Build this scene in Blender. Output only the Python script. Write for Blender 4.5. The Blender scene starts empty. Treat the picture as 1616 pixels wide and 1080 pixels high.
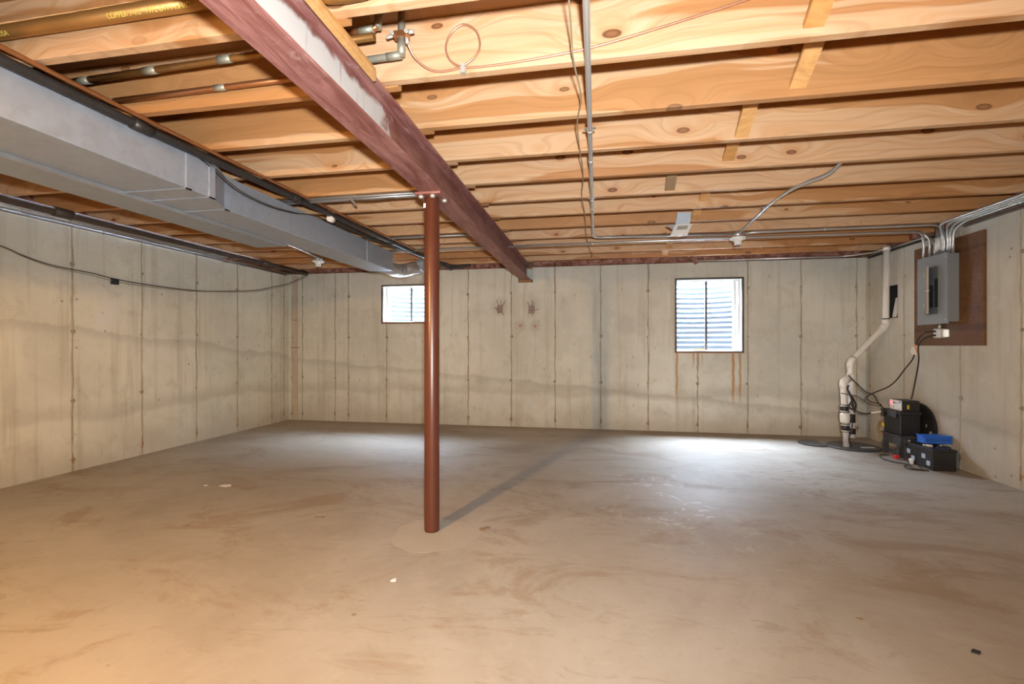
import bpy, bmesh, math, random
from mathutils import Vector, Matrix
random.seed(7)
S = bpy.context.scene
COL = S.collection
PI = math.pi
V = Vector

# ------------------------------------------------------------------ camera
cam_d = bpy.data.cameras.new('camera')
cam = bpy.data.objects.new('camera', cam_d)
COL.objects.link(cam)
cam.location = (0, 0, 1.07)
cam.rotation_euler = (PI / 2, 0, math.radians(10.17))
cam_d.sensor_width = 36.0
cam_d.sensor_fit = 'HORIZONTAL'
cam_d.lens = 742.0 / 1616 * 36
cam_d.shift_y = 6.0 / 1616
cam_d.clip_start = 0.02
S.camera = cam

# ------------------------------------------------------------------ world, light, exposure
W = bpy.data.worlds.new('sky')
S.world = W
W.use_nodes = True
bg = W.node_tree.nodes['Background']
bg.inputs[0].default_value = (0.74, 0.83, 1.0, 1)
bg.inputs[1].default_value = 245.0

S.view_settings.view_transform = 'Standard'
S.view_settings.look = 'None'
S.view_settings.gamma = 1.0
S.view_settings.use_curve_mapping = False
S.view_settings.exposure = 0.80
S.cycles.max_bounces = 10
S.cycles.diffuse_bounces = 6
S.cycles.sample_clamp_indirect = 0.0
S.cycles.caustics_reflective = False
S.cycles.caustics_refractive = False


def light(name, kind, loc, energy, color, rot=(0, 0, 0), **kw):
    d = bpy.data.lights.new(name, kind)
    d.energy = energy
    d.color = color
    for k, v in kw.items():
        setattr(d, k, v)
    o = bpy.data.objects.new(name, d)
    COL.objects.link(o)
    o.location = loc
    o.rotation_euler = rot
    return o


# the photographer's wide-angle flash, beside the camera and tilted slightly up
flash = light('camera_flash', 'SPOT', (0.08, -0.17, 1.19), 295.0, (0.97, 0.99, 1.0),
              rot=(math.radians(90 + 14), 0, math.radians(11)), spot_size=math.radians(155), spot_blend=1.0, shadow_soft_size=0.04)
# the bulb of the hanging work lamp between the duct and the steel beam
bulb_light = light('bulb_light', 'POINT', (-1.67, 0.0, 1.972), 180.0, (1.0, 0.55, 0.18), shadow_soft_size=0.03)
# daylight portals over the two window wells (they guide the sky's own light)
for nm, x, z in (('well_portal', -2.548, 2.30), ('well_portal', 1.366, 2.20)):
    p = light(nm, 'AREA', (x, 6.69, z), 1.0, (1, 1, 1), shape='RECTANGLE', size=1.2, size_y=0.70)
    p.data.cycles.is_portal = True


# ------------------------------------------------------------------ node helper
class Mat:
    def __init__(s, name, rough=0.6, metal=0.0, col=None, spec=None):
        s.m = bpy.data.materials.new(name)
        s.m.use_nodes = True
        s.nt = s.m.node_tree
        s.b = s.nt.nodes['Principled BSDF']
        s.out = s.nt.nodes['Material Output']
        s.b.inputs['Roughness'].default_value = rough
        s.b.inputs['Metallic'].default_value = metal
        if spec is not None:
            s.b.inputs['Specular IOR Level'].default_value = spec
        if col is not None:
            s.set('Base Color', col)
        s._pos = None

    def put(s, sock, val):
        if isinstance(val, bpy.types.NodeSocket):
            s.nt.links.new(val, sock)
        else:
            if sock.type == 'RGBA' and len(val) == 3:
                val = (*val, 1)
            sock.default_value = val

    def set(s, name, val):
        s.put(s.b.inputs[name], val)
        return s

    def node(s, typ, **props):
        n = s.nt.nodes.new(typ)
        for k, v in props.items():
            setattr(n, k, v)
        return n

    def pos(s):
        if s._pos is None:
            s._pos = s.node('ShaderNodeNewGeometry').outputs['Position']
        return s._pos

    def rand(s):
        return s.node('ShaderNodeObjectInfo').outputs['Random']

    def vm(s, op, a, b):
        n = s.node('ShaderNodeVectorMath', operation=op)
        s.put(n.inputs[0], a)
        s.put(n.inputs[1], b)
        return n.outputs[0]

    def m_(s, op, a, b=0.0, c=0.0, clamp=False):
        n = s.node('ShaderNodeMath', operation=op)
        n.use_clamp = clamp
        for i, v in enumerate((a, b, c)):
            s.put(n.inputs[i], v)
        return n.outputs[0]

    def xyz(s, v):
        n = s.node('ShaderNodeSeparateXYZ')
        s.put(n.inputs[0], v)
        return n.outputs

    def comb(s, x, y, z):
        n = s.node('ShaderNodeCombineXYZ')
        for i, v in enumerate((x, y, z)):
            s.put(n.inputs[i], v)
        return n.outputs[0]

    def noise(s, vec, scale=1.0, detail=4.0, rough=0.55, dist=0.0):
        n = s.node('ShaderNodeTexNoise')
        s.put(n.inputs['Vector'], vec)
        n.inputs['Scale'].default_value = scale
        n.inputs['Detail'].default_value = detail
        n.inputs['Roughness'].default_value = rough
        n.inputs['Distortion'].default_value = dist
        return n.outputs['Fac']

    def vor(s, vec, scale=1.0, out='Distance', rnd=1.0, dim='3D'):
        n = s.node('ShaderNodeTexVoronoi', voronoi_dimensions=dim)
        s.put(n.inputs['Vector'], vec)
        n.inputs['Scale'].default_value = scale
        n.inputs['Randomness'].default_value = rnd
        return n.outputs if out == 'all' else n.outputs[out]

    def step(s, v, a, b, lo=0.0, hi=1.0):
        n = s.node('ShaderNodeMapRange', interpolation_type='SMOOTHSTEP')
        s.put(n.inputs[0], v)
        for i, q in enumerate((a, b, lo, hi)):
            s.put(n.inputs[i + 1], q)
        return n.outputs[0]

    def mix(s, f, a, b, blend='MIX'):
        n = s.node('ShaderNodeMix', data_type='RGBA', blend_type=blend)
        s.put(n.inputs[0], f)
        s.put(n.inputs[6], a)
        s.put(n.inputs[7], b)
        return n.outputs[2]

    def bump(s, h, strength=0.3, dist=0.01):
        n = s.node('ShaderNodeBump')
        n.inputs['Strength'].default_value = strength
        n.inputs['Distance'].default_value = dist
        s.put(n.inputs['Height'], h)
        s.nt.links.new(n.outputs[0], s.b.inputs['Normal'])


# ------------------------------------------------------------------ materials
def wood(name, light_c, mid_c, heart_c, knots=True, heart=0.5, rough=0.55, kn=0.055):
    w = Mat(name, rough)
    r = w.rand()
    off = w.m_('MULTIPLY', r, 73.0)
    x, y, z = w.xyz(w.pos())
    xs = w.m_('ADD', x, off)
    zs = w.m_('ADD', z, w.m_('MULTIPLY', off, 0.37))
    # knots: elongated cells, a few of them kept
    kv = w.vor(w.comb(w.m_('MULTIPLY', xs, 2.0), w.m_('MULTIPLY', zs, 4.4), 0.0), 1.0, 'all', 0.95, '2D')
    kd, kc = kv['Distance'], w.xyz(kv['Color'])[0]
    keep = w.step(kc, 0.40, 0.45) if knots else 0.0
    bend = w.m_('MULTIPLY', w.step(kd, 0.0, 0.55, 1.0, 0.0), 0.55)
    big = w.noise(w.comb(w.m_('MULTIPLY', xs, 0.42), off, w.m_('ADD', w.m_('MULTIPLY', zs, 7.0), w.m_('MULTIPLY', bend, 0.5))), 1.0, 3.0, 0.45)
    g = w.noise(w.comb(w.m_('MULTIPLY', xs, 0.9), w.m_('MULTIPLY', y, 30.0),
                       w.m_('ADD', w.m_('MULTIPLY', zs, 26.0), w.m_('MULTIPLY', bend, 5.0))), 1.0, 3.0, 0.6, 0.6)
    fine = w.noise(w.comb(w.m_('MULTIPLY', xs, 3.0), w.m_('MULTIPLY', y, 90.0), w.m_('MULTIPLY', zs, 150.0)), 1.0, 2.0)
    c = w.mix(w.step(g, 0.3, 0.72), light_c, mid_c)
    ht = w.m_('ADD', w.m_('MULTIPLY', big, 1.0), w.m_('MULTIPLY', w.m_('SUBTRACT', r, 0.5), 0.22))
    hm = w.step(ht, heart + 0.02, heart + 0.05)
    c = w.mix(w.m_('MULTIPLY', hm, 0.8), c, w.mix(w.step(g, 0.35, 0.65), heart_c, tuple(v * 0.78 for v in heart_c)))
    c = w.mix(w.step(fine, 0.55, 0.8, 0.0, 0.22), c, tuple(v * 0.55 for v in mid_c))
    ringv = w.m_('FRACT', w.m_('ADD', w.m_('MULTIPLY', zs, 17.0), w.m_('ADD', w.m_('MULTIPLY', w.noise(w.comb(w.m_('MULTIPLY', xs, 0.7), off, w.m_('MULTIPLY', zs, 2.0)), 1.0, 2.0), 7.0), w.m_('MULTIPLY', bend, 3.0))))
    rl = w.m_('MULTIPLY', w.step(ringv, 0.72, 0.93), w.step(ringv, 0.94, 1.0, 1.0, 0.0))
    c = w.mix(w.m_('MULTIPLY', rl, 0.24), c, tuple(v * 0.6 for v in heart_c))
    dirt = w.noise(w.vm('ADD', w.pos(), w.comb(off, off, off)), 2.2, 5.0)
    c = w.mix(w.step(dirt, 0.56, 0.78, 0.0, 0.28), c, (0.36, 0.27, 0.18))
    if knots:
        halo = w.m_('MULTIPLY', w.step(kd, kn * 1.1, kn * 3.4, 0.5, 0.0), keep)
        c = w.mix(halo, c, (0.50, 0.22, 0.08))
        ks = w.m_('ADD', 0.55, w.m_('MULTIPLY', w.xyz(kv['Color'])[1], 0.75))
        kk = w.m_('DIVIDE', kd, ks)
        core = w.m_('MULTIPLY', w.step(kk, kn * 0.85, kn * 1.2, 0.92, 0.0), keep)
        c = w.mix(core, c, w.mix(w.step(kk, kn * 0.3, kn * 0.9), (0.22, 0.085, 0.03), (0.10, 0.03, 0.012)))
    # per-board tint
    c = w.mix(w.m_('MULTIPLY', r, 0.22), c, (0.60, 0.34, 0.13), 'MIX')
    w.set('Base Color', c)
    w.bump(g, 0.12, 0.004)
    return w.m


def concrete(name, axis, line, rust=(), extra=None, tint=((0.58, 0.585, 0.52), (0.72, 0.725, 0.655))):
    w = Mat(name, 0.85, spec=0.25)
    x, y, z = w.xyz(w.pos())
    h = x if axis == 'x' else y
    n1 = w.noise(w.pos(), 0.9, 6.0, 0.6)
    c = w.mix(w.step(n1, 0.32, 0.68), tint[0], tint[1])
    st = w.noise(w.comb(w.m_('MULTIPLY', x, 11.0), w.m_('MULTIPLY', y, 11.0), w.m_('MULTIPLY', z, 0.55)), 1.0, 4.0, 0.6)
    c = w.mix(w.step(st, 0.52, 0.70, 0.0, 0.45), c, (0.46, 0.42, 0.33))
    c = w.mix(w.step(st, 0.46, 0.3, 0.0, 0.30), c, (0.70, 0.62, 0.48))
    mo = w.noise(w.pos(), 5.5, 8.0, 0.7, 0.4)
    c = w.mix(w.step(mo, 0.50, 0.70, 0.0, 0.34), c, (0.43, 0.385, 0.30))
    c = w.mix(w.step(mo, 0.46, 0.32, 0.0, 0.30), c, (0.76, 0.74, 0.68))
    # shade along the wall top, painted in as a greyer tone
    n2 = w.noise(w.pos(), 2.2, 4.0)
    zz = w.m_('ADD', z, w.m_('MULTIPLY', w.m_('SUBTRACT', n2, 0.5), 0.8))
    c = w.mix(w.step(zz, 1.70, 2.1, 0.0, 0.35), c, (0.52, 0.52, 0.48))
    # patchy browner tone near the floor
    c = w.mix(w.step(zz, 0.42, 0.0, 0.0, 0.40), c, (0.34, 0.28, 0.20))
    # cold joint between two pours
    zl = w.m_('SUBTRACT', z, w.m_('ADD', line[0], w.m_('MULTIPLY', h, line[1])))
    zl = w.m_('ADD', zl, w.m_('MULTIPLY', w.m_('SUBTRACT', w.noise(w.pos(), 2.6, 5.0, 0.65), 0.5), 0.20))
    band = w.m_('MULTIPLY', w.step(zl, -0.10, -0.004), w.step(zl, 0.005, 0.03, 1.0, 0.0))
    c = w.mix(w.m_('MULTIPLY', band, 0.30), c, (0.32, 0.30, 0.25))
    # damp tide line low on the wall
    zt = w.m_('ADD', z, w.m_('MULTIPLY', w.m_('SUBTRACT', w.noise(w.pos(), 1.7, 5.0), 0.5), 0.30))
    tide = w.m_('MULTIPLY', w.step(zt, 0.40, 0.46), w.step(zt, 0.47, 0.62, 1.0, 0.0))
    c = w.mix(w.m_('MULTIPLY', tide, 0.26), c, (0.30, 0.26, 0.19))
    # pits and specks
    sp = w.vor(w.pos(), 9.0, 'all')
    spk = w.m_('MULTIPLY', w.step(sp['Distance'], 0.07, 0.12, 1.0, 0.0), w.step(w.xyz(sp['Color'])[1], 0.6, 0.62))
    c = w.mix(w.m_('MULTIPLY', spk, 0.65), c, (0.21, 0.165, 0.11))
    sp2 = w.vor(w.comb(w.m_('MULTIPLY', x, 3.0), w.m_('MULTIPLY', y, 3.0), z), 5.0, 'all')
    spk2 = w.m_('MULTIPLY', w.step(sp2['Distance'], 0.08, 0.14, 1.0, 0.0), w.step(w.xyz(sp2['Color'])[0], 0.72, 0.74))
    c = w.mix(w.m_('MULTIPLY', spk2, 0.5), c, (0.25, 0.21, 0.15))
    for (hx, zt_, zb, wd, am) in rust:
        wob = w.m_('MULTIPLY', w.m_('SUBTRACT', w.noise(w.pos(), 7.0, 3.0), 0.5), 0.03)
        d = w.m_('ABSOLUTE', w.m_('ADD', w.m_('SUBTRACT', h, hx), wob))
        k = w.m_('MULTIPLY', w.step(d, wd * 0.3, wd, 1.0, 0.0),
                 w.m_('MULTIPLY', w.step(z, zb, zb + 0.25), w.step(z, zt_, zt_ + 0.01, 1.0, 0.0)))
        c = w.mix(w.m_('MULTIPLY', k, am), c, (0.46, 0.22, 0.06))
    for (hx, hz, r, am, cc) in (extra or ()):
        d = w.m_('SQRT', w.m_('ADD', w.m_('POWER', w.m_('SUBTRACT', h, hx), 2.0),
                              w.m_('POWER', w.m_('SUBTRACT', z, hz), 2.0)))
        c = w.mix(w.step(d, r * 0.45, r, am, 0.0), c, cc)
    w.set('Base Color', c)
    hb = w.m_('ADD', w.m_('MULTIPLY', w.noise(w.pos(), 40.0, 3.0), 0.35), w.m_('MULTIPLY', n2, 0.8))
    hb = w.m_('SUBTRACT', hb, w.m_('MULTIPLY', spk, 0.6))
    w.bump(hb, 0.35, 0.006)
    return w.m


def floor_mat():
    w = Mat('floor_concrete', 0.55, spec=0.35)
    x, y, z = w.xyz(w.pos())
    p = w.pos()
    n1 = w.noise(p, 0.75, 9.0, 0.66, 0.6)
    c = w.mix(w.step(n1, 0.30, 0.70), (0.325, 0.285, 0.23), (0.43, 0.395, 0.345))
    n2 = w.noise(w.comb(w.m_('MULTIPLY', x, 1.0), w.m_('MULTIPLY', y, 1.7), 3.3), 1.3, 10.0, 0.72, 1.0)
    c = w.mix(w.step(n2, 0.52, 0.64, 0.0, 0.50), c, (0.27, 0.19, 0.12))
    c = w.mix(w.step(n2, 0.43, 0.30, 0.0, 0.40), c, (0.47, 0.435, 0.38))
    # trowel swirls and fine blotches
    n3 = w.noise(w.comb(w.m_('MULTIPLY', w.m_('ADD', x, w.m_('MULTIPLY', y, 0.5)), 1.8), w.m_('MULTIPLY', y, 6.0), 1.0), 2.2, 9.0, 0.74, 1.2)
    c = w.mix(w.step(n3, 0.57, 0.66, 0.0, 0.36), c, (0.24, 0.175, 0.115))
    c = w.mix(w.step(n3, 0.40, 0.31, 0.0, 0.32), c, (0.52, 0.48, 0.42))
    n4 = w.noise(p, 13.0, 6.0, 0.7, 0.5)
    c = w.mix(w.step(n4, 0.55, 0.72, 0.0, 0.25), c, (0.26, 0.20, 0.14))
    c = w.mix(w.step(n4, 0.42, 0.28, 0.0, 0.20), c, (0.50, 0.46, 0.40))
    # dusty white scuffs in front of the right-hand window
    d = w.m_('SQRT', w.m_('ADD', w.m_('POWER', w.m_('SUBTRACT', x, 0.50), 2.0),
                          w.m_('POWER', w.m_('MULTIPLY', w.m_('SUBTRACT', y, 3.3), 0.55), 2.0)))
    sc = w.m_('MULTIPLY', w.step(d, 0.15, 0.65, 1.0, 0.0), w.step(w.noise(p, 7.0, 4.0, 0.6, 1.0), 0.57, 0.66))
    c = w.mix(w.m_('MULTIPLY', sc, 0.5), c, (0.66, 0.66, 0.64))
    # dark rough scars towards the right wall
    d2 = w.m_('SQRT', w.m_('ADD', w.m_('POWER', w.m_('SUBTRACT', x, 1.75), 2.0),
                           w.m_('POWER', w.m_('SUBTRACT', y, 4.0), 2.0)))
    s2 = w.m_('MULTIPLY', w.step(d2, 0.2, 0.95, 1.0, 0.0), w.step(w.noise(w.comb(x, w.m_('MULTIPLY', y, 1.7), 0.0), 9.0, 4.0, 0.6, 1.0), 0.54, 0.62))
    c = w.mix(w.m_('MULTIPLY', s2, 0.55), c, (0.22, 0.17, 0.13))
    # shaded strip along the far wall, painted in brown
    zz = w.m_('ADD', y, w.m_('MULTIPLY', w.m_('SUBTRACT', n2, 0.5), 0.25))
    c = w.mix(w.step(zz, 5.75, 6.0, 0.0, 0.55), c, (0.28, 0.20, 0.12))
    sp = w.vor(p, 4.5, 'all')
    spk = w.m_('MULTIPLY', w.step(sp['Distance'], 0.035, 0.06, 1.0, 0.0), w.step(w.xyz(sp['Color'])[1], 0.72, 0.74))
    c = w.mix(w.m_('MULTIPLY', spk, 0.7), c, (0.20, 0.11, 0.05))
    w.set('Base Color', c)
    w.set('Roughness', w.step(n2, 0.3, 0.7, 0.42, 0.62))
    w.bump(w.m_('ADD', w.m_('MULTIPLY', n3, 0.6), w.m_('MULTIPLY', n2, 0.6)), 0.22, 0.006)
    return w.m


def primer_steel():
    w = Mat('red_primer_steel', 0.55)
    p = w.pos()
    x, y, z = w.xyz(p)
    n = w.noise(w.comb(w.m_('MULTIPLY', x, 22.0), w.m_('MULTIPLY', y, 3.0), w.m_('MULTIPLY', z, 22.0)), 1.0, 6.0, 0.7, 0.8)
    c = w.mix(w.step(n, 0.35, 0.7), (0.19, 0.065, 0.055), (0.36, 0.17, 0.15))
    n2 = w.noise(p, 9.0, 6.0, 0.7)
    c = w.mix(w.step(n2, 0.56, 0.72, 0.0, 0.6), c, (0.50, 0.36, 0.33))
    w.set('Base Color', c)
    w.bump(n2, 0.2, 0.003)
    return w.m


def web_paint():
    w = Mat('white_painted_primer_web', 0.5)
    p = w.pos()
    x, y, z = w.xyz(p)
    n = w.noise(w.comb(x, w.m_('MULTIPLY', y, 4.0), w.m_('MULTIPLY', z, 14.0)), 1.0, 6.0, 0.7)
    red = w.mix(w.step(n, 0.35, 0.7), (0.15, 0.052, 0.042), (0.29, 0.13, 0.11))
    wob = w.m_('MULTIPLY', w.m_('SUBTRACT', w.noise(p, 6.0, 5.0, 0.65), 0.5), 0.40)
    # overspray of white primer: thick near the camera, it runs out past the first joists
    m = w.m_('MULTIPLY', w.step(w.m_('ADD', y, wob), 1.92, 1.98, 1.0, 0.0),
             w.step(w.m_('ADD', z, w.m_('MULTIPLY', wob, 0.36)), 2.085, 2.118, 1.0, 0.0))
    st = w.noise(w.comb(0.0, w.m_('MULTIPLY', y, 34.0), w.m_('MULTIPLY', z, 2.0)), 1.0, 3.0)
    m = w.m_('MULTIPLY', m, w.step(st, 0.60, 0.70, 1.0, 0.55))
    w.set('Base Color', w.mix(m, red, (0.52, 0.51, 0.49)))
    return w.m


def metal_sheet(name, col, rough=0.42, dark=0.75, metal=0.75, sc=14.0):
    w = Mat(name, rough, metal)
    n = w.noise(w.pos(), sc, 5.0, 0.65)
    v = w.vor(w.vm('ADD', w.pos(), (n if False else (0.0, 0.0, 0.0))), sc * 2.2, 'all')
    sp = w.xyz(v['Color'])[0]
    f = w.m_('ADD', w.m_('MULTIPLY', n, 0.7), w.m_('MULTIPLY', sp, 0.3))
    w.set('Base Color', w.mix(f, tuple(q * dark for q in col), col))
    w.set('Roughness', w.step(n, 0.3, 0.7, rough - 0.08, rough + 0.1))
    return w.m


def plain(name, col, rough=0.5, metal=0.0, var=0.12, sc=20.0):
    w = Mat(name, rough, metal)
    n = w.noise(w.pos(), sc, 4.0, 0.6)
    w.set('Base Color', w.mix(n, tuple(q * (1 - var) for q in col), tuple(min(1, q * (1 + var)) for q in col)))
    return w.m


def glass_mat():
    w = Mat('window_glass')
    nt = w.nt
    tr = w.node('ShaderNodeBsdfTransparent')
    tr.inputs[0].default_value = (0.93, 0.96, 0.97, 1)
    gl = w.node('ShaderNodeBsdfGlossy')
    gl.inputs['Roughness'].default_value = 0.05
    df = w.node('ShaderNodeBsdfDiffuse')
    df.inputs[0].default_value = (0.75, 0.75, 0.72, 1)
    mx = w.node('ShaderNodeMixShader')
    mx.inputs[0].default_value = 0.06
    nt.links.new(tr.outputs[0], mx.inputs[1])
    nt.links.new(gl.outputs[0], mx.inputs[2])
    m2 = w.node('ShaderNodeMixShader')
    nt.links.new(w.step(w.noise(w.pos(), 12.0, 5.0), 0.5, 0.8, 0.0, 0.012), m2.inputs[0])
    nt.links.new(mx.outputs[0], m2.inputs[1])
    nt.links.new(df.outputs[0], m2.inputs[2])
    nt.links.new(m2.outputs[0], w.out.inputs[0])
    return w.m


def insulation():
    w = Mat('pink_fibreglass', 0.95, spec=0.05)
    n = w.noise(w.pos(), 11.0, 6.0, 0.7, 1.0)
    c = w.mix(w.step(n, 0.35, 0.68), (0.20, 0.075, 0.05), (0.52, 0.29, 0.235))
    n2 = w.noise(w.pos(), 3.0, 4.0)
    c = w.mix(w.step(n2, 0.55, 0.7, 0.0, 0.7), c, (0.14, 0.085, 0.05))
    w.set('Base Color', c)
    w.bump(n, 0.8, 0.02)
    return w.m


def hand_stain():
    w = Mat('faded_handprint_paint', 0.85)
    n = w.noise(w.pos(), 26.0, 4.0, 0.65)
    tr = w.node('ShaderNodeBsdfTransparent')
    mx = w.node('ShaderNodeMixShader')
    w.set('Base Color', w.mix(n, (0.36, 0.24, 0.21), (0.46, 0.34, 0.30)))
    w.nt.links.new(w.step(n, 0.36, 0.60, 0.15, 0.75), mx.inputs[0])
    w.nt.links.new(tr.outputs[0], mx.inputs[1])
    w.nt.links.new(w.b.outputs[0], mx.inputs[2])
    w.nt.links.new(mx.outputs[0], w.out.inputs[0])
    return w.m


def emit(name, col, k):
    w = Mat(name, 0.4)
    w.set('Base Color', col)
    w.set('Emission Color', col)
    w.b.inputs['Emission Strength'].default_value = k
    return w.m


MT = dict(
    joist=wood('pine_joist', (0.63, 0.425, 0.26), (0.56, 0.315, 0.155), (0.45, 0.18, 0.046)),
    subfloor=wood('plywood_subfloor', (0.30, 0.14, 0.05), (0.25, 0.11, 0.035), (0.20, 0.08, 0.025), knots=False),
    strut=wood('bridging_pine', (0.66, 0.38, 0.15), (0.56, 0.29, 0.10), (0.50, 0.24, 0.07), knots=False),
    greywood=wood('grey_old_wood', (0.30, 0.24, 0.17), (0.24, 0.18, 0.12), (0.22, 0.16, 0.10), knots=False),
    board=wood('brown_stained_plywood', (0.17, 0.075, 0.025), (0.12, 0.05, 0.016), (0.10, 0.04, 0.014), knots=False),
    floor=floor_mat(),
    wall_back=concrete('poured_concrete_back', 'x', (0.52, -0.085),
                       rust=((0.986, 0.97, 0.30, 0.02, 0.7), (1.181, 0.97, 0.72, 0.018, 0.7), (1.241, 0.97, 0.70, 0.016, 0.6),
                             (1.286, 0.97, 0.74, 0.012, 0.6), (1.645, 0.97, 0.28, 0.022, 0.85), (1.724, 0.97, 0.30, 0.02, 0.75)),
                       extra=((-1.262, 1.58, 0.17, 0.4, (0.42, 0.395, 0.36)), (-0.837, 1.58, 0.16, 0.4, (0.42, 0.395, 0.36)),
                              (-0.989, 1.338, 0.10, 0.35, (0.36, 0.32, 0.29)), (-0.787, 1.33, 0.10, 0.35, (0.36, 0.32, 0.29)),
                              (0.36, 1.33, 0.16, 0.3, (0.44, 0.42, 0.39)))),
    wall_left=concrete('poured_concrete_left', 'y', (1.54, -0.098),
                       extra=((3.60, 1.42, 0.10, 0.6, (0.74, 0.725, 0.70)), (3.54, 1.33, 0.10, 0.6, (0.74, 0.725, 0.70)), (3.50, 1.26, 0.09, 0.5, (0.74, 0.725, 0.70))),
                       tint=((0.62, 0.605, 0.51), (0.76, 0.745, 0.635))),
    wall_right=concrete('poured_concrete_right', 'y', (0.20, 0.05), tint=((0.50, 0.475, 0.405), (0.62, 0.60, 0.525))),
    seam=plain('form_seam_concrete', (0.40, 0.345, 0.26), 0.9, 0, 0.30, 30),
    tie=plain('form_tie_mortar', (0.30, 0.255, 0.19), 0.9, 0, 0.3, 40),
    rust=plain('rust_stain', (0.30, 0.15, 0.065), 0.85, 0, 0.4, 50),
    patch=plain('new_concrete_patch', (0.41, 0.37, 0.31), 0.6, 0, 0.10, 6),
    primer=primer_steel(), web=web_paint(),
    post=plain('brown_red_post_paint', (0.09, 0.026, 0.013), 0.33, 0.0, 0.22, 9),
    bolt=plain('zinc_bolt', (0.66, 0.64, 0.58), 0.4, 0.5),
    duct=metal_sheet('galvanised_sheet', (0.47, 0.54, 0.64), 0.44, 0.74, 0.5),
    duct2=metal_sheet('dull_sheet_metal', (0.38, 0.44, 0.50), 0.55, 0.8, 0.3),
    round=metal_sheet('bright_round_duct', (0.56, 0.57, 0.58), 0.42, 0.8, 0.75),
    well=metal_sheet('corrugated_steel', (0.034, 0.046, 0.060), 0.6, 0.8, 0.0),
    conduit=plain('zinc_conduit', (0.60, 0.61, 0.60), 0.34, 0.75, 0.06, 4),
    conduit_d=plain('dull_conduit', (0.33, 0.335, 0.34), 0.42, 0.6, 0.1, 4),
    blackpipe=plain('black_iron_pipe', (0.035, 0.033, 0.033), 0.42, 0.3, 0.4),
    rustpipe=plain('dark_rusty_pipe', (0.075, 0.055, 0.045), 0.6, 0.2, 0.45),
    copper=plain('aged_copper', (0.46, 0.205, 0.085), 0.36, 0.8, 0.25, 12),
    copper_d=plain('brown_drain_copper', (0.34, 0.17, 0.05), 0.40, 0.65, 0.22, 7),
    copper_p=plain('pink_soft_copper', (0.60, 0.31, 0.20), 0.38, 0.6, 0.15),
    solder=plain('green_solder_joint', (0.36, 0.345, 0.27), 0.5, 0.5, 0.25, 60),
    ink=plain('yellow_pipe_print', (0.70, 0.52, 0.09), 0.6, 0, 0.2, 60),
    black=plain('black_plastic', (0.018, 0.018, 0.02), 0.42, 0, 0.3),
    cord=plain('black_cord', (0.022, 0.020, 0.018), 0.5, 0, 0.3),
    browncord=plain('brown_wire', (0.075, 0.055, 0.035), 0.6, 0, 0.3),
    tancord=plain('tan_wire', (0.33, 0.27, 0.18), 0.6, 0, 0.2),
    dgrey=plain('charcoal_plastic', (0.055, 0.056, 0.062), 0.45, 0, 0.2),
    pvc=plain('white_pvc', (0.84, 0.83, 0.79), 0.35, 0, 0.05),
    white=plain('white_plastic', (0.80, 0.79, 0.75), 0.4, 0, 0.04),
    porcelain=plain('white_porcelain', (0.82, 0.82, 0.80), 0.22, 0, 0.03),
    panel=plain('grey_enamel', (0.255, 0.275, 0.28), 0.42, 0.0, 0.06, 60),
    panel_in=plain('blue_grey_steel', (0.17, 0.20, 0.23), 0.4, 0.2, 0.1),
    door=plain('putty_enamel', (0.42, 0.39, 0.33), 0.45, 0, 0.05),
    frame_d=plain('dark_steel_buck', (0.10, 0.085, 0.065), 0.6, 0.2, 0.4),
    frame_w=plain('white_vinyl_frame', (0.72, 0.72, 0.69), 0.45, 0, 0.08),
    mull=plain('bronze_mullion', (0.09, 0.08, 0.07), 0.5, 0.3, 0.2),
    glass=glass_mat(), insul=insulation(), hand=hand_stain(),
    spot=plain('red_paint_spot', (0.46, 0.26, 0.23), 0.85, 0, 0.25, 60),
    gravel=plain('pale_gravel', (0.55, 0.53, 0.50), 0.9, 0, 0.4, 50),
    blue=plain('blue_plastic', (0.02, 0.14, 0.62), 0.38, 0, 0.12),
    red=plain('red_plastic', (0.60, 0.03, 0.025), 0.4, 0, 0.1),
    yellow=plain('yellow_plastic', (0.72, 0.55, 0.03), 0.45, 0, 0.1),
    orange=plain('orange_print', (0.80, 0.22, 0.03), 0.5, 0, 0.1),
    paper=plain('white_paper', (0.78, 0.76, 0.72), 0.8, 0, 0.06),
    label=plain('blue_grey_label', (0.45, 0.55, 0.68), 0.5, 0, 0.3, 40),
    leaf=plain('brown_scrap', (0.24, 0.16, 0.09), 0.85, 0, 0.4, 60),
    dark=plain('recess_shade_black', (0.012, 0.011, 0.010), 0.9, 0, 0.3),
    led=emit('red_led', (1.0, 0.03, 0.05), 6.0),
    lcd=plain('grey_lcd', (0.36, 0.37, 0.31), 0.3, 0, 0.08),
    earth=plain('packed_earth', (0.16, 0.12, 0.08), 0.95, 0, 0.3, 5),
)


# ------------------------------------------------------------------ geometry helpers
def bm_():
    return bmesh.new()


def bx(b, x0, x1, y0, y1, z0, z1, bev=0.0):
    vs = [b.verts.new((x, y, z)) for x in (x0, x1) for y in (y0, y1) for z in (z0, z1)]
    idx = [(0, 1, 3, 2), (4, 6, 7, 5), (0, 4, 5, 1), (2, 3, 7, 6), (0, 2, 6, 4), (1, 5, 7, 3)]
    fs = [b.faces.new([vs[i] for i in q]) for q in idx]
    if bev > 0:
        es = list({e for f in fs for e in f.edges})
        bmesh.ops.bevel(b, geom=es, offset=bev, segments=2, affect='EDGES', profile=0.5)
    return b


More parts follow.
